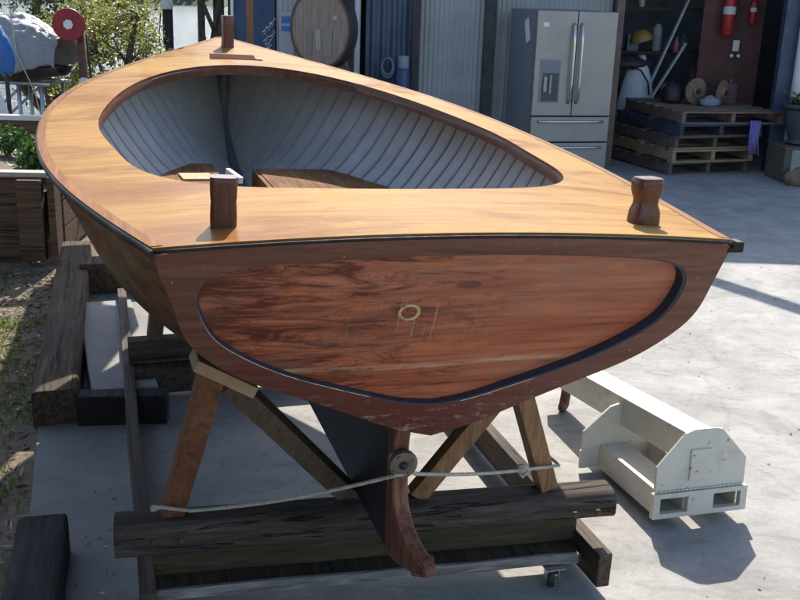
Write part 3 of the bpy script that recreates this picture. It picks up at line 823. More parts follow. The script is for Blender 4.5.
def tree(name, label, cat, loc, blobs, nleaf, ll, lw, mat, barkm, trunk, group=None, seed=1):
    """trunk: list of polylines (points, radii); blobs: clumps (centre, radius)"""
    global rnd
    keep = rnd; rnd = random.Random(seed)
    t = thing(name, label, cat, loc, group=group)
    mb = MB()
    for pts, rad in trunk: mb.tube(pts, rad, 7)
    for c, r in blobs:
        c = Vector(c); b0 = Vector(min((p for pts, _ in trunk for p in pts), key=lambda q: (Vector(q)-c).length))
        mid = b0.lerp(c, .5)+Vector((rnd.uniform(-.1, .1), rnd.uniform(-.1, .1), .05))*r
        mb.tube([b0, mid, c], [.018+.01*r, .012, .005], 5)
        for _ in range(4):
            e = c+Vector((rnd.gauss(0, 1), rnd.gauss(0, 1), rnd.gauss(0, 1))).normalized()*r*.8
            mb.tube([c, c.lerp(e, .5)+Vector((0, 0, .03*r)), e], [.007, .005, .003], 4)
    mb.build('trunk', barkm, t, smooth=True)
    mb = MB(); tot = sum(r**2 for _, r in blobs)
    for c, r in blobs:
        c = Vector(c)
        for _ in range(int(nleaf*r*r/tot)):
            q = Vector((rnd.gauss(0, 1), rnd.gauss(0, 1), rnd.gauss(0, 1))).normalized()*r*(rnd.random()**.45)
            q.z *= .8
            if noise.noise((c+q)*3.1) < -.12: continue
            leaf(mb.bm, c+q, ll*rnd.uniform(.6, 1.25), lw*rnd.uniform(.7, 1.2))
    mb.build('crown', mat, t, recalc=False)
    rnd = keep
    return t
bark = wood('grey_bark', ((.05, .04, .03), (.11, .09, .07), (.2, .17, .14)), 2, 2, .9, 0, .6)
lf1 = leaf_mat('mangrove_leaf', (.20, .205, .075), .4)
lf2 = leaf_mat('dark_leaf', (.075, .10, .03), .25)
lf3 = leaf_mat('garden_leaf', (.04, .105, .022), .25)
bl = []
r_ = random.Random(5)
for i in range(34):
    a = r_.uniform(0, 1); x = -3.62+r_.uniform(-.60, .62)*1.0; z = r_.uniform(.1, 1.9); 
    bl.append(((x+3.3, r_.uniform(-.5, .5), z), r_.uniform(.2, .36)))
tree('mangrove_tree', 'speckled light green bushy tree behind the red hose reel at the water edge', 'tree', (-3.35, 12.6, -.25), bl, 11000, .055, .028, lf1, bark,
     [([(0, 0, 0), (.05, .02, .6), (-.1, 0, 1.2), (.05, 0, 1.8)], [.07, .06, .045, .03]), ([(0, 0, .3), (.3, .1, .8), (.45, 0, 1.4)], [.05, .04, .02]), ([(0, 0, .3), (-.35, .1, .7), (-.5, .1, 1.3)], [.05, .04, .02])], seed=11)
bl = [((r_.uniform(-1.6, 1.2), r_.uniform(-.8, .8), r_.uniform(1.3, 3.4)), r_.uniform(.35, .6)) for _ in range(26)]
tree('bank_tree', 'dark green tree rising behind the silver covered dinghy at the far left', 'tree', (-5.2, 14.6, -1.0), bl, 9000, .10, .045, lf2, bark,
     [([(0, 0, 0), (.1, 0, 1.2), (-.1, .1, 2.2), (0, 0, 3.2)], [.13, .1, .07, .04]), ([(.05, 0, 1), (.6, .1, 1.9), (.9, 0, 2.6)], [.07, .05, .03]), ([(.05, 0, 1), (-.7, .1, 1.8), (-1.2, .1, 2.6)], [.07, .05, .03])], seed=12)
# woods on the far bank (one far mass)
mb = MB(); r_ = random.Random(3)
for i in range(420):
    x = -110+190*r_.random(); y = 156+r_.uniform(0, 22); h_ = r_.uniform(2.5, 7); c = Vector((x, y, h_*.55))
    for k in range(26):
        q = Vector((r_.gauss(0, 1), r_.gauss(0, 1), r_.gauss(0, 1))).normalized()*r_.random()**.4
        rnd_ = rnd; rnd = r_
        leaf(mb.bm, c+Vector((q.x*h_*.5, q.y*h_*.5, q.z*h_*.55)), 1.5, 1.0); rnd = rnd_
setting(mb.build('far_woods', lf2, recalc=False), 'stuff')

# grass and litter on the soil at the left
mb = MB(); r_ = random.Random(21)
def litter_ok(x, y):
    ex = -.75+(y-1.5)*(-.34) if y < 4.15 else -1.62-(y-4.15)*.19
    return x < ex-.03
rnd_ = rnd; rnd = r_
for i in range(19000):
    x = r_.uniform(-3.6, -1.0); y = r_.uniform(2.2, 6.7)
    if not litter_ok(x, y): continue
    g = noise.noise(Vector((x*1.9, y*1.9, 2)))
    if g < -.06: continue
    p = Vector((x, y, gz(x, y)-.004))
    dd = Vector((r_.gauss(0, .5), r_.gauss(0, .5), 1)).normalized()
    leaf(mb.bm, p, r_.uniform(.02, .065), r_.uniform(.004, .009), dd)
setting(mb.build('grass', leaf_mat('grass_blade', (.13, .17, .04), .3), recalc=False), 'stuff')
mb = MB()
for i in range(9000):
    x = r_.uniform(-3.6, -.9); y = r_.uniform(2.0, 6.8)
    if not litter_ok(x, y): continue
    p = Vector((x, y, gz(x, y)+r_.uniform(.001, .012)))
    dd = Vector((r_.gauss(0, 1), r_.gauss(0, 1), r_.gauss(0, .25))).normalized()
    leaf(mb.bm, p, r_.uniform(.02, .08), r_.uniform(.006, .022), dd)
def chip_mat():
    t = NT('wood_chips'); g = t.n.new('ShaderNodeNewGeometry')
    t.base(t.ramp(g.outputs['Random Per Island'], [(0, (.10, .07, .045)), (.5, (.26, .19, .13)), (.85, (.42, .34, .25)), (1, (.58, .50, .40))])); t.set(Roughness=.9); return t.m
for i in range(420):
    y = r_.uniform(2.6, 8); x = -.75+(y-1.5)*(-.30)+abs(r_.gauss(0, .25)) if i < 260 else r_.uniform(-1.0, 3.2)
    dd = Vector((r_.gauss(0, 1), r_.gauss(0, 1), r_.gauss(0, .1))).normalized()
    leaf(mb.bm, Vector((x, y, .004)), r_.uniform(.008, .035 if i < 260 else .018), r_.uniform(.004, .012), dd)
setting(mb.build('leaf_litter', chip_mat(), recalc=False), 'stuff'); rnd = rnd_

# ------------------------------------------------------------------ timbers on the ground at the left
M['sleeper'] = wood('railway_sleeper', ((.045, .028, .018), (.10, .066, .042), (.19, .132, .088)), 1, 1.4, .85, 0, .8, crack=.9)
M['sleeperdark'] = wood('wet_dark_sleeper', ((.012, .011, .012), (.024, .021, .02), (.045, .038, .034)), 1, 1.4, .8, 0, .7)  # blacker tone of the sleeper timber
def sleeper(name, label, p0, p1, wd, ht, mat):
    p0 = Vector(p0); p1 = Vector(p1); ln = (p1-p0).length; a = math.atan2(-(p1-p0).x, (p1-p0).y)
    mb = MB(); rows = []; n = 16
    for i in range(n+1):
        y = ln*i/n; row = []
        for k in range(16):
            an = 2*math.pi*(k+.5)/16; e = .22; cx, cy = math.cos(an), math.sin(an)
            j = 1+.05*noise.noise(Vector((i*.5, k*.45, p0.x*7)))
            row.append(Vector((math.copysign(abs(cx)**e, cx)*wd/2*j, y+.012*noise.noise(Vector((k*.7, i, 4)))*(i in (0, n)), ht/2+math.copysign(abs(cy)**e, cy)*ht/2*(j if cy > 0 else 1))))
        rows.append(row)
    V_ = mb.grid(rows, closed=True); mb.bm.faces.new(V_[0][::-1]); mb.bm.faces.new(V_[-1])
    o = mb.build(name, mat, auto=45); o.location = p0; o.rotation_euler = (0, 0, a)
    tag(o, label, 'timber'); return o
sleeper('timber_sleeper', 'long weathered timber sleeper lying on the soil along the concrete edge beside the boat', (-1.53, 4.13, -.02), (-2.29, 6.82, -.02), .20, .19, M['sleeper'])
sleeper('timber_sleeper', 'short black timber sleeper at the near left edge of the concrete', (-1.06, 2.50, -.02), (-1.21, 3.07, -.02), .165, .17, M['sleeperdark'])
mb = MB(); mb.box((0, .06, .06), (.30, 1.40, .12)); ks = mb.build('concrete_kerb', M['concrete'], bevel=.008)
ks.location = (-1.48, 4.90, 0); ks.rotation_euler = (0, 0, R(20)); tag(ks, 'pale raised concrete kerb block between the long sleeper and the boat', 'kerb')
mb = MB(); mb.box((0, 0, .10), (.42, .20, .20)); ks = mb.build('timber_block', M['sleeper'], bevel=.008)
ks.location = (-1.86, 6.25, 0); ks.rotation_euler = (0, 0, R(14)); tag(ks, 'short squared timber block on the concrete at the far end of the long sleeper', 'timber')

mb = MB(); mb.box((0, 0, .07), (.40, .10, .14)); ks = mb.build('timber_block', M['sleeperdark'], bevel=.008)
ks.location = (-1.245, 4.20, 0); ks.rotation_euler = (0, 0, R(8)); tag(ks, 'short black timber block lying across the near end of the pale kerb', 'timber')

nb = thing('neighbour_shed', 'dark timber clad shed standing at the left behind the viewpoint', 'shed', (-2.55, -1.0, 0))  # added out of view to cut sky light on the lower-left ground
for c, s_ in (((0, .3, 1.6), (.12, 7.4, 3.2)), ((-2.5, 4.0, 1.6), (5.0, .12, 3.2)), ((-2.5, -3.4, 1.6), (5.0, .12, 3.2))):
    mb = MB(); mb.box(c, s_); mb.build('wall', M['sleeper'], nb)
mb = MB(); mb.box((-2.4, .3, 3.27), (5.4, 7.8, .12)); mb.build('roof', M['sleeperdark'], nb)  # roof of the added shed, out of view, blocks sky light
ck = thing('timber_rack', 'wide scaffold boards stored overhead on a rack at the left of the yard', 'timber rack', (-3.2, 6.9, 0))  # added out of view; boards shaped to shade the left sleeper and soil
def sh_(x, y, z): return Vector((x+z*.0761+3.2, y+z*1.088-6.9, z))
mb = MB(); q_ = [(-3.0, 3.3), (-3.0, 4.5), (-1.97, 4.5), (-2.45, 6.45), (-2.05, 6.62), (-1.74, 5.42), (-1.43, 5.34), (-1.43, 4.25), (-1.62, 4.0), (-1.62, 3.3)]
mb.prism(q_, lambda p: sh_(p[0], p[1], 2.08), lambda p: sh_(p[0], p[1], 2.12)); mb.build('boards', M['pined'], ck)
for x, y, x1 in ((-3.4, 6.95, -1.35), (-4.4, 8.3, -1.95)):
    mb = MB(); mb.beam((x+3.2, y-6.9, 2.03), (x1+3.2, y-6.9, 2.03), .06, .09); mb.build('arm', M['sleeper'], ck)
    mb = MB(); mb.box((x+3.2, y-6.9, 1.07), (.12, .12, 2.2)); mb.build('post', M['sleeper'], ck)

# ------------------------------------------------------------------ raised garden bed
M['wallwood'] = wood('retaining_wall_timber', ((.08, .048, .03), (.165, .105, .068), (.25, .17, .11)), 0, 1.2, .85, 0, .5, crack=.8)
M['caprail'] = plain('pale_cap_rail', (.50, .46, .40), .8, .2, 9)
gb = thing('garden_bed', 'raised garden bed walled with stacked brown timber sleepers and a pale top edge', 'garden bed', (-2.45, 6.95, 0), R(4))
for i in range(3):
    mb = MB(); mb.box((-2.2, .04, .10+.195*i), (4.1, .075, .188)); mb.build('wall_sleeper', M['wallwood'], gb, bevel=.006)
mb = MB(); mb.box((-2.15, .05, .604), (4.3, .11, .035)); mb.build('top_rail', M['caprail'], gb, bevel=.004)
mb = MB(); mb.box((-.17, -.045, .29), (.17, .09, .58)); mb.build('post', M['wallwood'], gb, bevel=.008)
mb = MB(); mb.box((-.02, .0, .30), (.05, .16, .60)); mb.build('end_board', M['wallwood'], gb, bevel=.004)
for i in range(3):
    mb = MB(); mb.box((-.035, 1.6, .10+.195*i), (.07, 2.9, .188)); mb.build('side_sleeper', M['wallwood'], gb, bevel=.006)
for i in range(3):
    mb = MB(); mb.box((-2.2, 3.05, .10+.195*i), (4.1, .075, .188)); mb.build('back_sleeper', M['wallwood'], gb, bevel=.006)
mb = MB(); mb.box((-2.2, 3.03, .612), (4.2, .09, .05)); mb.build('back_rail', plain('white_rail_paint', (.72, .70, .66), .6, .1), gb, bevel=.004)
mb = MB(); mb.grid([[Vector((-4.2+.2*i, .08+.29*j, .40+.05*noise.noise(Vector((i*.6, j*.6, 3))))) for i in range(21)] for j in range(11)]); mb.build('soil', M['soil'], gb, smooth=True)
# plants in the bed
def shrub(label, loc, r, n, ll, seed):
    t = thing('garden_plant', label, 'plant', loc); q = random.Random(seed); global rnd; keep = rnd; rnd = q
    mb = MB()
    for k in range(9):
        a = q.uniform(0, 6.28); mb.tube([(0, 0, -.03), (math.cos(a)*r*.4, math.sin(a)*r*.4, r*.7), (math.cos(a)*r*.8, math.sin(a)*r*.8, r*1.1)], [.008, .006, .003], 5)
    mb.build('stem', bark, t)
    mb = MB()
    for k in range(n):
        v = Vector((q.gauss(0, 1), q.gauss(0, 1), abs(q.gauss(0, 1)))).normalized()*r*q.random()**.4
        leaf(mb.bm, v+Vector((0, 0, r*.25)), ll*q.uniform(.6, 1.2), ll*.55*q.uniform(.7, 1.1))
    mb.build('foliage', lf3, t, recalc=False); rnd = keep
shrub('leafy green herb bush in the garden bed beside the boat bow', (-2.78, 7.9, .40), .30, 1500, .07, 31)
shrub('low green plant in the garden bed, leftmost in view', (-3.55, 8.9, .40), .22, 500, .06, 32)

# ------------------------------------------------------------------ left background: reel, covered dinghy, blue tarp, pile, jetty
M['beamdark'] = plain('dark_steel_post', (.035, .03, .035), .6, .3, 6)
M['rust'] = plain('rusty_steel', (.13, .055, .03), .8, .4, 12)
M['red'] = plain('red_paint', (.28, .02, .03), .5, .2, 6)
M['white'] = plain('white_paint', (.72, .72, .70), .5, .08, 6)
reel = thing('hose_reel', 'round dark red hose reel on a rusty post beside the mangrove tree', 'hose reel', (-3.56, 11.0, -.03), R(8))
mb = MB(); mb.tube([(.06, .06, 0), (.05, .06, 1.55)], .045, 10); mb.build('post', M['rust'], reel, smooth=True)
FX = lambda c: Matrix.Translation(c) @ Matrix.Rotation(R(90), 4, 'X')
mb = MB(); mb.lathe([(.03, -.03), (.165, -.03), (.168, -.02), (.150, -.012), (.150, .030), (.168, .036), (.165, .046), (.03, .046)], 30, FX((-.05, -.03, 1.50))); dr = mb.build('drum', M['red'], reel, auto=40)
mb = MB(); 
for k in range(7):
    a = k*.9; mb.lathe([(.02, .046), (.022, .052), (.004, .054)], 8, FX((-.05+.03*math.cos(a), -.035, 1.50+.03*math.sin(a))))
mb.lathe([(.045, .046), (.045, .050), (.02, .053)], 10, FX((-.05, -.034, 1.5))); mb.build('hub', M['white'], dr)
mb = MB(); mb.tube([(.13, .05, 0), (.14, .05, .8), (.11, .04, 1.4)], .012, 6); mb.build('hose', M['blk'], reel, smooth=True)

# covered dinghy on a tubular rack
def tarp_mat(name, c, rough):
    t = NT(name); v = t.mapping(); n = t.noise(v, 5, 6, .6, 1)
    t.base(t.ramp(n, [(.3, tuple(x*.75 for x in c)), (.7, c)])); t.set(Roughness=rough); t.bump(t.noise(t.mapping((1, 1, .4)), 9, 5, .6, 2.0), .6, .04); return t.m
cv = thing('covered_dinghy', 'small dinghy under a crumpled silver tarpaulin on a tubular steel rack', 'covered boat', (-4.3, 11.3, -.03), R(-12))
mb = MB(); rows = []
for i in range(81):
    x = -1.1+i*.02125; e = abs(x+.25)/.85; row = []
    for k in range(65):
        a = math.pi*k/64; k = k/2; cx, cy = math.cos(a), math.sin(a)
        wd = .42*(1-.30*smooth((x-.15)/.45)); hh = .46*(1-.45*smooth((x-.05)/.55))
        y = -cx*wd; z = 1.06+cy**.8*hh
        fold = .022*math.sin(13*x+3*cx+2*math.sin(5*x))*(.3+abs(cx)) + .05*abs(noise.noise(Vector((x*5, k*.25, 1)))) - .05*abs(noise.noise(Vector((x*9+2*cx, k*.5, 7))))
        drop = max(0, abs(cx)-.75)*(.35+.3*math.sin(9*x))-.05
        row.append(Vector((x, y*(1+fold), z+fold-drop)))
    rows.append(row)
mb.grid(rows); mb.build('tarpaulin', tarp_mat('silver_tarp', (.30, .30, .295), .42), cv, smooth=True, solid=.004)
mb = MB(); rows = []
for i in range(13):
    x = -1.0+1.55*i/12; kk = 1-.55*smooth((i-8)/4); rows.append([Vector((x, math.cos(math.pi*k/12)*.36*kk, 1.04-math.sin(math.pi*k/12)*.20*kk)) for k in range(13)])
mb.grid(rows); mb.build('hull', plain('dark_dinghy_hull', (.03, .032, .04), .5, .2), cv, smooth=True, solid=.01)
mb = MB()
for x in (-.75, -.02, .12, .4):
    for y in (-.22, .22): mb.tube([(x, y, 0), (x*.97, y, .86)], .022, 8)
for y in (-.22, .22): mb.tube([(-.9, y, .86), (.5, y, .86)], .022, 8); mb.tube([(-.75, y, .1), (.12, y, .8)], .016, 8); mb.tube([(-.9, y, .42), (.5, y, .42)], .016, 8)
for x in (-.75, .12, .4): mb.tube([(x, -.22, .86), (x, .22, .86)], .02, 8)
mb.build('rack', M['steel'], cv, smooth=True)
mb = MB(); mb.tube([(.1, -.25, 1.75), (.25, -.42, 1.2), (.42, -.4, .8), (.5, -.38, .35)], .006, 5); mb.build('lashing', M['rope'], cv)
bt = thing('blue_tarp_bundle', 'bright blue rolled tarpaulin bundle at the left edge beside the silver cover', 'tarpaulin', (-4.11, 10.45, .0), R(20))
mb = MB(); rows = []
for i in range(17):
    f = i/16; z = .98+.50*f; r = .13*math.sin(math.pi*(.12+.8*f))**.6
    rows.append([Vector((-.10*f+r*math.cos(2*math.pi*k/20)*(1+.12*noise.noise(Vector((k*.5, i*.4, 2)))), r*math.sin(2*math.pi*k/20), z+.02*noise.noise(Vector((k, i*.5, 0))))) for k in range(20)])
V_ = mb.grid(rows, closed=True); mb.bm.faces.new(V_[0]); mb.bm.faces.new(V_[-1]); mb.build('tarpaulin', tarp_mat('blue_tarp', (.03, .16, .48), .35), bt, smooth=True)
mb = MB(); mb.tube([(0, 0, -.03), (0, 0, 1.0)], .022, 8); mb.tube([(-.15, 0, .0), (0, 0, .6)], .015, 6); mb.build('stand', M['beamdark'], bt)
for i, (lab, x, y, a, tl) in enumerate((('white painted board leaning behind the garden bed, leftmost of two', -4.0, 10.2, .5, .6), ('white painted board leaning under the silver cover, next to the rack legs', -3.72, 10.75, -.35, .45))):
    mb = MB(); mb.box((0, 0, .50), (.32, .03, 1.0)); o = mb.build('leaning_board', M['white'], bevel=.004); o.location = (x, y, -.03); o.rotation_euler = (-.35, .25*(1 if i else -1), a); tag(o, lab, 'board')
# pile in the water
pl = thing('mooring_pile', 'dark mooring pile with a white cap standing in the water left of the bow', 'pile', (-3.55, 15.2, -2.0))
mb = MB(); mb.tube([(0, 0, 0), (.01, 0, 3.55)], [.085, .075], 12); mb.build('shaft', wood('pile_wood', ((.02, .02, .02), (.045, .045, .04), (.08, .08, .07)), 2, 2, .8, 0, .5), pl, smooth=True)
mb = MB(); mb.lathe([(.07, 3.55), (.095, 3.56), (.095, 3.62), (.05, 3.74), (.02, 3.80)], 14); mb.build('cap', M['white'], pl, auto=40)
mb = MB(); mb.tube([(-.085, -.02, 3.5), (-.12, -.03, 3.2), (-.1, -.03, 2.8), (-.22, -.02, 2.2)], .012, 6); mb.build('mooring_line', M['blk'], pl)
# jetty
jt = thing('jetty', 'old timber jetty with braced posts and a pale plank top beside the blue cabinet', 'jetty', (-2.95, 15.6, -2.0), R(-6))
mb = MB(); mb.box((.0, .4, 3.83), (1.4, 1.2, .05)); mb.build('deck_plank', plain('pale_plank', (.50, .48, .44), .8, .2), jt)
for x, y in ((-.20, 0), (.10, 0), (.27, 0), (-.20, .8), (.27, .8)):
    mb = MB(); mb.tube([(x, y, 0), (x+.02, y, 3.8)], .055, 9); mb.build('post', bark, jt, smooth=True)
for a, b in (((-.2, -.06, 2.2), (.12, -.06, 3.7)), ((.1, -.06, 3.1), (-.18, -.06, 3.75)), ((.05, -.06, 2.2), (-.18, -.06, 3.4))):
    mb = MB(); mb.beam(a, b, .03, .06); mb.build('brace', bark, jt)
# blue cabinet at the end of the shed
cb = thing('blue_cabinet', 'tall navy blue steel cabinet with a brown rust streak beside the wine barrel', 'cabinet', (-1.79, 12.05, 0), R(3))
mb = MB(); mb.box((0, .25, 1.15), (.47, .5, 2.3)); mb.build('body', plain('navy_steel', (.03, .06, .135), .5, .3, 4), cb, bevel=.01)
mb = MB(); mb.box((-.06, -.003, 1.55), (.085, .006, .62)); mb.build('rust_streak', plain('rust_streak', (.24, .12, .06), .8, .3, 9), cb)
mb = MB(); mb.tube([(-.26, -.02, 0), (-.26, -.02, 2.3)], .018, 8); mb.build('edge_pipe', M['white'], cb, smooth=True)
mb = MB()
r_ = random.Random(9)
for k in range(7):
    x = .10+.1*r_.random(); z = 1.18+.34*k/7
    mb.tube([(x, -.012, z), (x+.03, -.02, z+.05), (x-.02, -.014, z+.03), (x+.05, -.02, z+.09), (x+.02, -.014, z+.10)], .004, 5)
mb.build('white_cord', M['white'], cb)

# ------------------------------------------------------------------ SHED
M['shedwall'] = plain('grey_blue_wall_sheet', (.36, .365, .35), .5, .12, 3, bump=.05)
M['shednavy'] = plain('navy_wall_sheet', (.09, .115, .17), .5, .2, 3)
M['brownpost'] = plain('brown_steel_post', (.15, .10, .08), .6, .25, 6)
M['bluepost'] = plain('blue_steel_post', (.05, .075, .12), .5, .2, 5)
M['dark'] = plain('dark_interior_sheet', (.22, .245, .29), .8, .3, 3)
sh = thing('boat_shed', 'grey corrugated steel boat shed with a dark open bay on the right', 'shed', (0, 12, 0))
def corr(x0, x1, y, z0, z1, pitch=.055, amp=.009):
    mb = MB(); n = int((x1-x0)/pitch*6); rows = []
    for z in (z0, z1):
        rows.append([Vector((x0+(x1-x0)*i/n, y+amp*max(-.6, min(.6, math.sin(2*math.pi*i/6)))*1.6, z)) for i in range(n+1)])
    mb.grid(rows); return mb
corr(.10, 2.33, 0, 0, 3.4).build('wall_sheet', M['shedwall'], sh, recalc=False)
corr(-.50, .04, .03, 0, 3.4, .12, .02).build('wall_sheet', M['shednavy'], sh, recalc=False)
corr(-1.52, -.56, 0, 0, 3.4).build('wall_sheet', plain('pale_wall_sheet', (.40, .385, .38), .6, .12, 3), sh, recalc=False)
for x, wd, m, y in ((.085, .09, 'beamdark', -.03), (-.66, .07, 'beamdark', -.03), (.93, .12, 'beamdark', -.04), (2.40, .09, 'brownpost', -.06), (4.37, .20, 'bluepost', -.06)):
    mb = MB(); mb.box((x, y-.05, 1.7), (wd, .12, 3.4)); mb.build('post', M[m], sh, bevel=.006)
mb = MB(); mb.tube([(-.60, -.10, 0), (-.60, -.10, 3.3)], .042, 12); mb.build('downpipe', plain('pale_downpipe', (.55, .57, .56), .5, .08), sh, smooth=True)
mb = MB(); mb.tube([(4.475, -.25, 0), (4.475, -.25, 3.3)], .055, 12); mb.build('downpipe', M['white'], sh, smooth=True)
mb = MB(); mb.box((7.0, 0, 1.7), (5.3, .1, 3.4)); mb.build('right_wall', plain('off_white_wall', (.45, .47, .47), .7, .1), sh)
mb = MB(); mb.box((3.6, 4.6, 1.7), (12.6, .1, 3.4)); mb.build('back_wall', M['dark'], sh)
mb = MB(); mb.box((-1.50, 2.3, 1.7), (.08, 4.5, 3.4)); mb.build('side_wall', M['shedwall'], sh)
mb = MB(); mb.box((1.9, 2.4, 1.7), (.08, 4.3, 3.4)); mb.build('bay_side_wall', M['dark'], sh)
mb = MB(); mb.box((5.4, 2.4, 1.7), (.08, 4.3, 3.4)); mb.build('bay_side_wall', M['dark'], sh)
mb = MB(); mb.box((4.2, 2.05, 3.5), (12.4, 5.42, .14)); mb.build('roof', M['shedwall'], sh)
mb = MB(); mb.beam((2.30, -1.15, 3.33), (3.40, -2.95, 3.31), .10, .16); mb.build('lifting_beam', M['beamdark'], sh)

# barrel with notes pinned to its head, on a timber stand
br = thing('wine_barrel', 'big round oak barrel end with three paper notes pinned on it, in a dark hoop', 'barrel', (-.965, 11.25, 1.5), R(-36))
FY = Matrix.Rotation(R(90), 4, 'X')
mb = MB(); prof = [(.405, -.001), (.405, .02), (.425, 0.015), (.43, -.03), (.44, -.10), (.42, -.11)]
mb.lathe([(r, z) for r, z in prof], 40, FY); mb.build('staves', wood('barrel_stave', ((.09, .065, .05), (.16, .12, .095), (.22, .17, .14)), 1, 1.5, .8, 0, .3), br, auto=40)
def barrel_head():
    t = NT('barrel_head'); v = t.mapping((9, 1, 1)); x = t.sep(t.tc.outputs['Object'])[0]
    fr_ = t.math('FRACT', t.math('DIVIDE', x, .12)); g = t.noise(t.mapping((14, 1, 1.5)), 2.5, 7, .65)
    c = t.ramp(g, [(.3, (.21, .145, .115)), (.7, (.36, .27, .22))]); c = t.mix(t.ramp(fr_, [(0, .8), (.05, 0.0)]), c, (.08, .06, .05)); t.base(c); t.set(Roughness=.85); return t.m
mb = MB(); mb.lathe([(.01, -.004), (.41, -.004), (.41, .006), (.01, .006)], 40, Matrix.Translation((0, 0, 0)) @ FY); mb.build('head', barrel_head(), br, auto=40)
for z0 in (-.02, -.075):
    mb = MB(); rr = .429 if z0 > -.05 else .438
    mb.lathe([(rr-.004, z0+.030), (rr+.006, z0+.030), (rr+.010, z0-.03), (rr-.002, z0-.03), (rr-.004, z0+.030)], 40, FY, cap=False); mb.build('hoop', M['beamdark'], br, auto=40)
def paper_mat(name, c):
    t = NT(name); z = t.sep(t.tc.outputs['Object'])[2]
    l_ = t.ramp(t.math('FRACT', t.math('DIVIDE', z, .03)), [(.45, 0.0), (.55, 1.0)]); br_ = t.noise(t.mapping((60, 1, 30)), 2, 3)
    k = t.math('MULTIPLY', l_, t.ramp(br_, [(.45, 0.0), (.55, .55)])); t.base(t.mix(k, c, tuple(x*.45 for x in c))); t.set(Roughness=.8); return t.m
for x, z, wd, hh, c, rt_ in ((-.15, -.16, .09, .24, (.24, .20, .17), .03), (-.015, -.12, .075, .22, (.36, .33, .30), -.04), (.125, -.15, .11, .28, (.27, .24, .21), .02)):
    mb = MB(); mb.box((x, -.012, z), (wd, .004, hh), ry(rt_)); mb.build('paper_note', paper_mat('paper_note', c), br)
mb = MB(); mb.box((.22, -.012, .12), (.06, .004, .045)); mb.build('small_tag', paper_mat('paper_tag', (.45, .38, .32)), br)
st = thing('barrel_stand', 'rough timber stand under the round oak barrel end', 'stand', (-.93, 11.31, 0), R(-36))
for x in (-.25, .25):
    mb = MB(); mb.beam((x*.8, -.16, 1.06), (x*.8, .16, 1.06), .09, .10); mb.build('bearer', M['wallwood'], st)
    for y in (-.11, .11):
        mb = MB(); mb.box((x*.8, y, .505), (.08, .08, 1.01)); mb.build('leg', M['wallwood'], st)
# blue and white notice beside the barrel
ns = thing('notice_board', 'small blue and white notice sheet on the wall left of the barrel', 'notice', (-1.40, 11.93, 0))
mb = MB(); mb.box((0, 0, 1.40), (.15, .012, .50)); mb.build('sheet', paper_mat('notice_sheet', (.42, .42, .43)), ns)
mb = MB(); mb.box((0, -.008, 1.56), (.135, .006, .075)); mb.box((0, -.008, 1.46), (.135, .006, .06)); mb.build('blue_band', plain('notice_blue', (.04, .16, .42), .5, .1), ns)

# gas cylinder and hose
gc = thing('gas_cylinder', 'blue gas cylinder with a domed collar standing against the shed wall', 'gas cylinder', (-.05, 11.75, 0))
mb = MB(); mb.lathe([(.07, 0), (.085, .02), (.085, 1.0), (.075, 1.06), (.035, 1.10), (.03, 1.13)], 20); mb.build('body', plain('blue_cylinder', (.035, .065, .17), .4, .2), gc, auto=40)
mb = MB(); mb.lathe([(.06, 1.07), (.065, 1.08), (.065, 1.20), (.06, 1.21)], 16); mb.build('collar', plain('grey_collar', (.25, .28, .33), .5, .1), gc, auto=40)
hz = thing('hose_coil', 'coil of pale blue hose hanging beside the blue gas cylinder', 'hose', (-.23, 11.80, 0))
for k in range(4):
    mb = MB(); r = .085-.008*k; mb.tube([(r*math.cos(a), -.02*k-.01, 1.06+r*1.5*math.sin(a)+.01*k) for a in [2*math.pi*i/20 for i in range(20)]], .010, 6, closed=True); mb.build('loop', plain('hose_blue', (.12, .20, .32), .5, .2) if k else M['blk'], hz, smooth=True)
mb = MB(); mb.box((0, .03, .55), (.06, .06, 1.1)); mb.build('bracket_post', M['beamdark'], hz)

# ------------------------------------------------------------------ refrigerator
def brushed(name, c, rough=.33):
    t = NT(name); n = t.noise(t.mapping((2, 2, 120)), 2, 4); s2 = t.noise(t.mapping(), 3, 5)
    t.base(t.mix(.5, c, t.ramp(s2, [(.3, tuple(x*.8 for x in c)), (.7, tuple(min(1, x*1.1) for x in c))]))); t.set(Metallic=.75); t.link(t.ramp(n, [(.3, rough-.06), (.7, rough+.1)]), t.b.inputs['Roughness']); return t.m
M['ss'] = brushed('stainless_door', (.31, .30, .29), .42); M['ssd'] = plain('chrome_handle', (.62, .61, .60), .25, .05, 3, .9, bump=0)
fg = thing('refrigerator', 'stainless french door refrigerator with a water dispenser standing in front of the shed', 'refrigerator', (1.36, 11.05, 0), R(14))
FW, FD, FH = .925, .80, 1.77
mb = MB(); mb.box((FW/2, FD/2+.05, FH/2+.015), (FW-.012, FD-.02, FH-.03)); mb.build('cabinet', plain('dark_grey_fridge_side', (.17, .18, .195), .5, .06, 3), fg, bevel=.006)
def fdoor(x0, x1, z0, z1, name):
    mb = MB(); mb.box(((x0+x1)/2, .02, (z0+z1)/2), (x1-x0, .085, z1-z0)); return mb.build(name, M['ss'], fg, bevel=.008)
dl = fdoor(0, FW/2-.003, .66, FH, 'door'); drr = fdoor(FW/2+.003, FW, .66, FH, 'door')
d1 = fdoor(0, FW, .375, .648, 'drawer'); d2 = fdoor(0, FW, .06, .363, 'drawer')
for dr_, x in ((dl, FW/2-.045), (drr, FW/2+.045)):
    mb = MB(); mb.tube([(x, -.02, .80), (x, -.065, .83), (x, -.075, 1.0), (x, -.078, 1.22), (x, -.075, 1.44), (x, -.065, 1.61), (x, -.02, 1.64)], .0155, 10); mb.build('handle', M['ssd'], dr_, smooth=True)
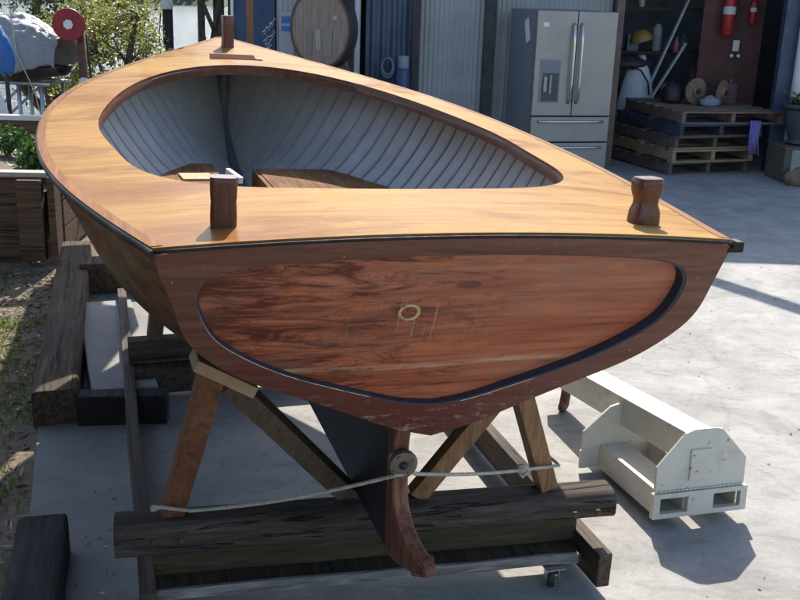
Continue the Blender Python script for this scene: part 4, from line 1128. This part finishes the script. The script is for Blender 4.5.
for dr_, z in ((d1, .60), (d2, .315)):
    mb = MB(); mb.tube([(.08, -.02, z), (.09, -.055, z), (FW/2, -.06, z), (FW-.09, -.055, z), (FW-.08, -.02, z)], .014, 10); mb.build('handle', M['ssd'], dr_, smooth=True)
mb = MB(); mb.box((.18, -.023, 1.03), (.24, .004, .46)); dp = mb.build('dispenser', plain('dispenser_grey', (.20, .21, .23), .4, .1), dl, bevel=.001)
mb = MB(); mb.box((.19, -.026, .97), (.19, .003, .30)); mb.build('recess', plain('dispenser_dark', (.055, .06, .07), .4, .2), dl)
mb = MB(); mb.box((.13, -.031, 1.0), (.035, .012, .16)); mb.box((.19, -.031, 1.0), (.02, .012, .20)); mb.build('spout', M['ss'], dl)
mb = MB(); mb.box((.10, -.024, 1.625), (.065, .003, .045)); mb.build('sticker', plain('pale_sticker', (.75, .75, .77), .5, .08), dl)
mb = MB(); mb.box((-.002+.006, .28, 1.55), (.003, .12, .25), rx(R(-22))); mb.build('side_label', plain('white_label', (.62, .62, .62), .6, .05), fg)
mb = MB(); mb.box((FW/2, .05, .03), (FW-.06, .06, .055)); mb.build('toe_grille', M['dark'], fg)

# ------------------------------------------------------------------ pallets
M['pal'] = wood('pallet_wood', ((.07, .055, .045), (.14, .11, .09), (.23, .185, .155)), 0, 2, .85, 0, .4)
M['palr'] = wood('reddish_pallet_wood', ((.12, .075, .06), (.21, .14, .115), (.31, .23, .2)), 0, 2, .85, 0, .4)
M['palb'] = wood('blue_pallet_wood', ((.028, .035, .055), (.05, .065, .10), (.11, .11, .11)), 0, 2, .85, 0, .4)
M['palf'] = wood('fresh_pallet_wood', ((.22, .15, .085), (.36, .26, .15), (.46, .35, .22)), 0, 2, .8, 0, .3)
def pallet(label, z, dx, dy, a, mt, mbm, pw=1.10, pd=1.45):
    t = thing('wooden_pallet', label, 'pallet', (3.03+pw/2*math.cos(a)-pd/2*math.sin(a)+dx, 11.33+pw/2*math.sin(a)+pd/2*math.cos(a)+dy, z), a, 'stacked pallets'); t.scale = (1, 1, 1.062)
    for k in range(7):
        mb = MB(); mb.box((0, -pd/2+.05+(pd-.1)*k/6, .126), (pw, .095, .02)); mb.build('top_board', mt, t)
    for x in (-pw/2+.03, 0, pw/2-.03):
        mb = MB(); mb.box((x, 0, .067), (.05, pd-.02, .094)); mb.build('bearer', mt, t)
    for y in (-pd/2+.05, 0, pd/2-.05):
        mb = MB(); mb.box((0, y, .01), (pw, .09, .018)); mb.build('bottom_board', mbm, t)
PZ = .146
pallet('bottom wooden pallet of the stack, pale underside on the concrete', 0, -.02, .02, R(21), M['pal'], M['pal'])
pallet('second wooden pallet from the ground in the stack, with fresh pale boards', PZ, .0, .0, R(19), M['palf'], M['palf'])
pallet('third wooden pallet from the ground in the stack, grey boards', 2*PZ, .02, .03, R(20), M['pal'], M['palf'])
pallet('dark wooden pallet with traces of blue paint below the topmost one', 3*PZ, .05, -.02, R(18), M['palb'], M['pal'])
pallet('topmost wooden pallet of the stack, reddish worn boards sticking out to the right', 4*PZ, .06, .0, R(14), M['palr'], M['palr'], 1.30)
TOP = 5*PZ
# purple straps hanging from the top pallet
mb = MB(); r_ = random.Random(4)
for k in range(7):
    x = .018*k; pts = [(x, 0, .02), (x*.9, -.025, -.06), (x*.85+.01*math.sin(k), -.03, -.2), (x*1.05+.01*math.cos(k*2), -.028, -.34-.03*r_.random())]
    mb.tube(pts, [.010, .012, .013, .010], 5)
o = mb.build('purple_strap', plain('purple_webbing', (.17, .13, .36), .8, .3, 20), smooth=True); o.location = (3.93, 11.52, .61); tag(o, 'purple and white webbing straps hanging from the right end of the pallet stack', 'strap')
# brake-drum like discs on the pallets
M['discr'] = plain('rusty_flange', (.19, .13, .085), .8, .4, 10)
def flange(label, loc, a, r, tilt):
    t = thing('flange_disc', label, 'metal disc', loc, rot=(tilt, 0, a), group='rusty discs on the pallets')
    mx_ = Matrix.Translation((0, 0, r)) @ Matrix.Rotation(R(90), 4, 'X')
    mb = MB(); mb.lathe([(.04, -.02), (r*.9, -.02), (r, -.012), (r, .012), (r*.9, .02), (r*.5, .022), (r*.45, .05), (.05, .055), (.04, .05)], 26, mx_); mb.build('disc', M['discr'], t, auto=40)
    mb = MB(); mb.lathe([(.035, -.03), (.035, .06)], 12, mx_); mb.build('hub_hole', M['blk'], t)
flange('larger rusty round flange standing on top of the pallet stack', (3.44, 12.15, TOP), R(25), .155, 0)
flange('narrow rusty flange seen nearly edge-on at the right of the pallet top', (3.74, 12.15, TOP), R(52), .15, .08)
def lump(name, label, cat, loc, size, mat, seed, rot=0, amp=.28):
    mb = MB(); q = seed*3.7; rows = []
    for i in range(11):
        th = math.pi*i/10; rows.append([Vector((math.sin(th)*math.cos(2*math.pi*k/16)*size[0], math.sin(th)*math.sin(2*math.pi*k/16)*size[1], max(-.55, math.cos(th))*size[2]+size[2]*.55))*(1+amp*noise.noise(Vector((math.sin(th)*math.cos(2*math.pi*k/16)*1.7+q, math.sin(th)*math.sin(2*math.pi*k/16)*1.7, math.cos(th)*1.7)))) for k in range(16)])
    mb.grid(rows, closed=True); bmesh.ops.remove_doubles(mb.bm, verts=mb.bm.verts, dist=.0005)
    o = mb.build(name, mat, smooth=True); o.location = loc; o.rotation_euler = (0, 0, rot); return tag(o, label, cat)
lump('machine_part', 'low dark greasy machine part lying between the two rusty flanges', 'machine part', (3.59, 12.05, TOP), (.12, .08, .07), M['dark'], 1)
lump('machine_part', 'dark motor casing at the left end of the flanges on the pallets', 'machine part', (3.20, 12.3, TOP), (.12, .12, .15), M['beamdark'], 2)
mb = MB(); mb.lathe([(.09, 0), (.10, .01), (.10, .24), (.09, .25)], 18); mb.lathe([(.03, .25), (.03, .29)], 10); o = mb.build('rusty_can', plain('dull_red_can', (.14, .07, .07), .7, .3), auto=40); o.location = (3.92, 12.4, TOP); tag(o, 'dull reddish can behind the narrow flange on the pallets', 'can')

# ------------------------------------------------------------------ things in the open bay
def extinguisher(label, loc, s, mt):
    t = thing('fire_extinguisher', label, 'fire extinguisher', loc, group='fire extinguishers in the bay')
    mb = MB(); mb.lathe([(.06*s, 0), (.075*s, .02*s), (.075*s, .40*s), (.055*s, .46*s), (.025*s, .48*s), (.025*s, .52*s)], 20); mb.build('body', mt, t, auto=40)
    mb = MB(); mb.lathe([(.0765*s, .25*s), (.0765*s, .34*s)], 20); mb.build('label_band', plain('white_band', (.6, .6, .6), .5, .1), t, auto=40)
    mb = MB(); mb.box((0, -.02*s, .54*s), (.03*s, .12*s, .03*s)); mb.tube([(.02*s, 0, .52*s), (.10*s, -.01, .46*s), (.095*s, -.01, .2*s)], .012*s, 6); mb.build('valve', M['blk'], t)
    mb = MB(); mb.box((0, .09*s, .25*s), (.10*s, .03*s, .34*s)); mb.build('bracket', M['beamdark'], t)
rex = plain('extinguisher_red', (.42, .03, .03), .4, .15)
pn = thing('plywood_sheet', 'dark red brown plywood sheet behind the fire extinguishers in the open bay', 'plywood', (3.98, 12.80, 0))
mb = MB(); mb.box((0, 0, 1.2), (.75, .03, 2.4)); mb.build('board', plain('dark_red_ply', (.115, .05, .045), .8, .25, 4), pn)
extinguisher('bigger red fire extinguisher with a white label band mounted on the panel', (3.88, 12.66, 1.52), 1.0, rex)
extinguisher('smaller red fire extinguisher at the right of the panel', (4.19, 12.72, 1.67), .55, rex)
sgn_ = thing('wall_socket', 'white switch box with two round sockets under the fire extinguisher', 'switch', (4.07, 12.76, 1.30), 0)
mb = MB(); mb.box((-.03, 0, .10), (.075, .03, .13)); mb.build('plate', M['white'], sgn_)
for x in (-.075, .01):
    mb = MB(); mb.lathe([(.022, 0), (.022, .03), (.012, .035)], 12, Matrix.Translation((x, 0, -.02)) @ FY); mb.build('socket', M['white'], sgn_)
# timber and pipe leaning
for lab, a, b, r, c in (('long grey pole leaning diagonally in the open bay', (3.02, 13.0, .70), (3.50, 13.1, 1.96), .022, (.42, .42, .44)), ('short pale bar leaning beside the long grey pole', (3.28, 12.98, 1.02), (3.50, 13.05, 1.40), .020, (.50, .48, .46))):
    mb = MB(); A = Vector(a); B = Vector(b); A = A-(B-A)*(A.z/(B-A).z) if True else A
    mb.beam(A, B, r*2, r*1.2); o = mb.build('leaning_pole', plain('pole_grey', c, .5, .15, 8), bevel=.003); tag(o, lab, 'pole')
lump('white_sack', 'large white sack slumped behind the pallets beside the brown post', 'sack', (2.93, 13.05, 0), (.24, .2, .78), plain('white_sack', (.55, .57, .60), .6, .1, 5), 3, 0, .12)
lump('dark_cover', 'dark cover thrown over the top of the white sack', 'cover', (2.80, 13.1, 1.06), (.30, .2, .12), M['beamdark'], 4, 0, .15)
mb = MB(); mb.tube([(2.80, 12.86, 1.10), (2.92, 12.83, 1.06), (3.02, 12.83, .92), (3.06, 12.86, .76)], .012, 6); o = mb.build('black_cable', M['blk'], smooth=True); tag(o, 'black cable draped across the white sack', 'cable')
mb = MB(); mb.lathe([(.14, 0), (.135, .05), (.10, .11), (.05, .14), (.01, .145)], 20); o = mb.build('yellow_hard_hat', plain('yellow_hat', (.24, .14, .035), .5, .2), auto=50); o.location = (2.84, 12.62, 1.42); o.rotation_euler = (0, -.3, 0); tag(o, 'dull yellow hard hat shape hanging in the open bay', 'hard hat')
ws = thing('workbench', 'dark shelving bench at the back of the open bay', 'shelf', (3.0, 13.4, 0))
for z in (.7, 1.25, 1.8):
    mb = MB(); mb.box((.2, .2, z), (2.0, .45, .04)); mb.build('shelf_board', M['olivewood'], ws)
for x in (-.75, 1.15):
    mb = MB(); mb.box((x, .2, .95), (.06, .42, 1.9)); mb.build('upright', M['beamdark'], ws)
r_ = random.Random(17)
cols = [(.16, .16, .18), (.09, .10, .13), (.20, .08, .06), (.10, .13, .2), (.22, .2, .17), (.3, .3, .32)]
for i in range(9):
    z = (.72, 1.27)[i % 2]; x = 2.4+.17*i; c = cols[i % 6]
    mb = MB(); h_ = r_.uniform(.14, .30); rr = r_.uniform(.05, .08)
    if i % 3: mb.lathe([(rr*.95, 0), (rr, .01), (rr, h_), (rr*.6, h_+.03), (rr*.6, h_+.05)], 14)
    else: mb.box((0, 0, h_/2), (rr*2, rr*2.2, h_))
    o = mb.build('paint_tin' if i % 3 else 'small_box', plain('shelf_item', c, .6, .2), auto=40); o.location = (x, 13.5+r_.uniform(-.05, .05), z)
    tag(o, 'dim container standing on the dark shelves of the open bay', 'container', 'containers on the shelves')
for i, (x, z, c) in enumerate(((3.42, 1.62, (.3, .12, .12)), (2.93, 1.86, (.35, .36, .38)))):
    mb = MB(); mb.lathe([(.03, 0), (.04, .02), (.04, .12), (.02, .16), (.02, .2)], 12); o = mb.build('spray_can', plain('can_paint', c, .5, .2), auto=40); o.location = (x, 13.2, 1.82 if i else 1.27+.0); tag(o, ('pale' if i else 'dull red')+' spray can on the '+('upper' if i else 'middle')+' shelf of the open bay', 'can')
# big urn planter on a scrap stand, right edge
ur = thing('iron_urn', 'wide dark iron urn on a low stand at the right edge beside the white downpipe', 'urn', (4.46, 11.38, .40))
mb = MB(); mb.lathe([(.12, 0), (.15, .02), (.13, .06), (.17, .16), (.20, .30), (.21, .38), (.27, .42), (.27, .45), (.24, .45), (.20, .38)], 26); mb.build('bowl', plain('dark_iron', (.055, .06, .075), .6, .3), ur, auto=45)
mb = MB(); rnd_ = rnd; rnd = random.Random(8)
for k in range(180): leaf(mb.bm, Vector((rnd.gauss(0, .08), rnd.gauss(0, .08), .44+abs(rnd.gauss(0, .05)))), .09, .04)
rnd = rnd_; mb.build('foliage', lf2, ur, recalc=False)
sd_ = thing('scrap_stand', 'low wooden pallet stand carrying the iron urn', 'stand', (4.47, 11.38, 0), R(4))
mb = MB(); mb.box((0, 0, .38), (.55, .5, .03)); mb.build('top', M['pal'], sd_)
for x in (-.22, .22):
    mb = MB(); mb.box((x, 0, .185), (.08, .45, .36)); mb.build('leg', M['pal'], sd_)
lump('scrap_metal', 'tangle of dark rusty scrap in front of the urn stand', 'scrap', (4.36, 10.98, 0), (.17, .12, .12), M['discr'], 6)

# ------------------------------------------------------------------ forklift jib attachment
def chipped_white():
    t = NT('chipped_cream_paint'); v = t.mapping(); n = t.noise(v, 9, 8, .7); f = t.noise(v, 26, 6, .75)
    c = t.ramp(t.noise(v, 3, 5), [(.3, (.58, .535, .44)), (.7, (.69, .65, .555))])
    c = t.mix(t.ramp(n, [(.54, 0.0), (.70, .6)]), c, (.42, .34, .24))
    c = t.mix(t.ramp(f, [(.625, 0.0), (.66, .9)]), c, (.14, .085, .055))
    t.base(c); t.link(t.rough_noise(v, 7, .38, .65), t.b.inputs['Roughness']); t.bump(t.noise(v, 40, 4), .15, .003); return t.m
M['cream'] = chipped_white()
jb = thing('forklift_jib', 'cream painted steel forklift jib with fork pockets and a rusty hook lying on the concrete', 'jib', (1.165, 3.43, .0), rot=(-R(3), 0, R(16)))
PWD = .395
JZ = .045
plate = [(-.20, 0), (.20, 0), (.20, .098), (.188, .104), (.188, .215), (.075, .338), (.045, .345), (-.045, .345), (-.080, .332), (-.192, .205), (-.192, .104), (-.20, .098)]
mb = MB(); up_ = plate[3:11]
mb.prism(up_, lambda p: Vector((p[0], .008, p[1]+JZ)), lambda p: Vector((p[0], -.006, p[1]+JZ))); mb.build('front_plate', M['cream'], jb, bevel=.002)
mb = MB()
# lower plate with two fork-pocket holes, as a frame of bars
for c, s_ in (((0, -.004, .0905), (.40, .024, .019)), ((0, -.004, .0095), (.40, .024, .019)), ((-.186, -.004, .05), (.028, .024, .062)), ((0, -.004, .05), (.11, .024, .062)), ((.186, -.004, .05), (.028, .024, .062))):
    mb.box((c[0], c[1], c[2]+JZ), s_)
mb.build('pocket_plate', M['cream'], jb)
mb = MB()
for k in range(20):
    x = -.17+.34*k/19; mb.lathe([(.0025, -.009), (.004, 0), (.0025, .009)], 6, Matrix.Translation((x, -.010, .107+JZ+.003*noise.noise(Vector((k, 0, 0))))) @ Matrix.Rotation(R(90), 4, 'Y'))
mb.build('weld_bead', M['cream'], jb, smooth=True)
LN = .47
for x in (-.1135, .1135):
    mb = MB(); wd = .122
    for c, s_ in (((x, LN/2, .099), (wd, LN, .006)), ((x, LN/2, .001), (wd, LN, .006)), ((x-wd/2+.003, LN/2, .05), (.006, LN, .092)), ((x+wd/2-.003, LN/2, .05), (.006, LN, .092))):
        mb.box((c[0], c[1]+.012, c[2]+JZ), s_)
    mb.build('fork_tube', M['cream'], jb)
mb = MB(); mb.prism([(p[0]*1.06-.05, p[1]*.80) for p in plate], lambda p: Vector((p[0], LN+.028, p[1]+JZ)), lambda p: Vector((p[0], LN+.014, p[1]+JZ))); mb.build('rear_plate', M['cream'], jb, bevel=.002)
mb = MB(); mb.beam((-.01, .01, .268+JZ), (-.045, 1.20, .235+JZ-.03), .125, .125); bm_ = mb.build('boom', M['cream'], jb, bevel=.004)
mb = MB(); mb.box((-.012, -.010, .205+JZ), (.088, .010, .125)); mb.build('cover_plate', M['cream'], jb, bevel=.002)
mb = MB(); mb.box((-.018, .40, .185+JZ), (.03, .06, .05)); mb.build('lug', M['cream'], jb)
# hook under the tip
hk = thing('lifting_hook', 'rusty swivel hook hanging from the far end of the cream jib', 'hook', (.80, 4.46, .0))
hk.scale = (1.35, 1.35, 1.25); hk.rotation_euler = (0, 0, R(70))
mb = MB(); mb.box((0, 0, .185), (.05, .035, .055)); mb.lathe([(.02, .135), (.026, .145), (.026, .165), (.018, .175)], 12); mb.build('swivel', M['rust'], hk, bevel=.004)
mb = MB(); mb.tube([(0, 0, .15), (.008, 0, .12), (.036, 0, .09), (.044, 0, .055), (.025, 0, .024), (-.005, 0, .018), (-.026, 0, .035), (-.032, 0, .06)], [.013, .014, .016, .018, .018, .016, .012, .006], 10); mb.build('hook', M['rust'], hk, smooth=True)
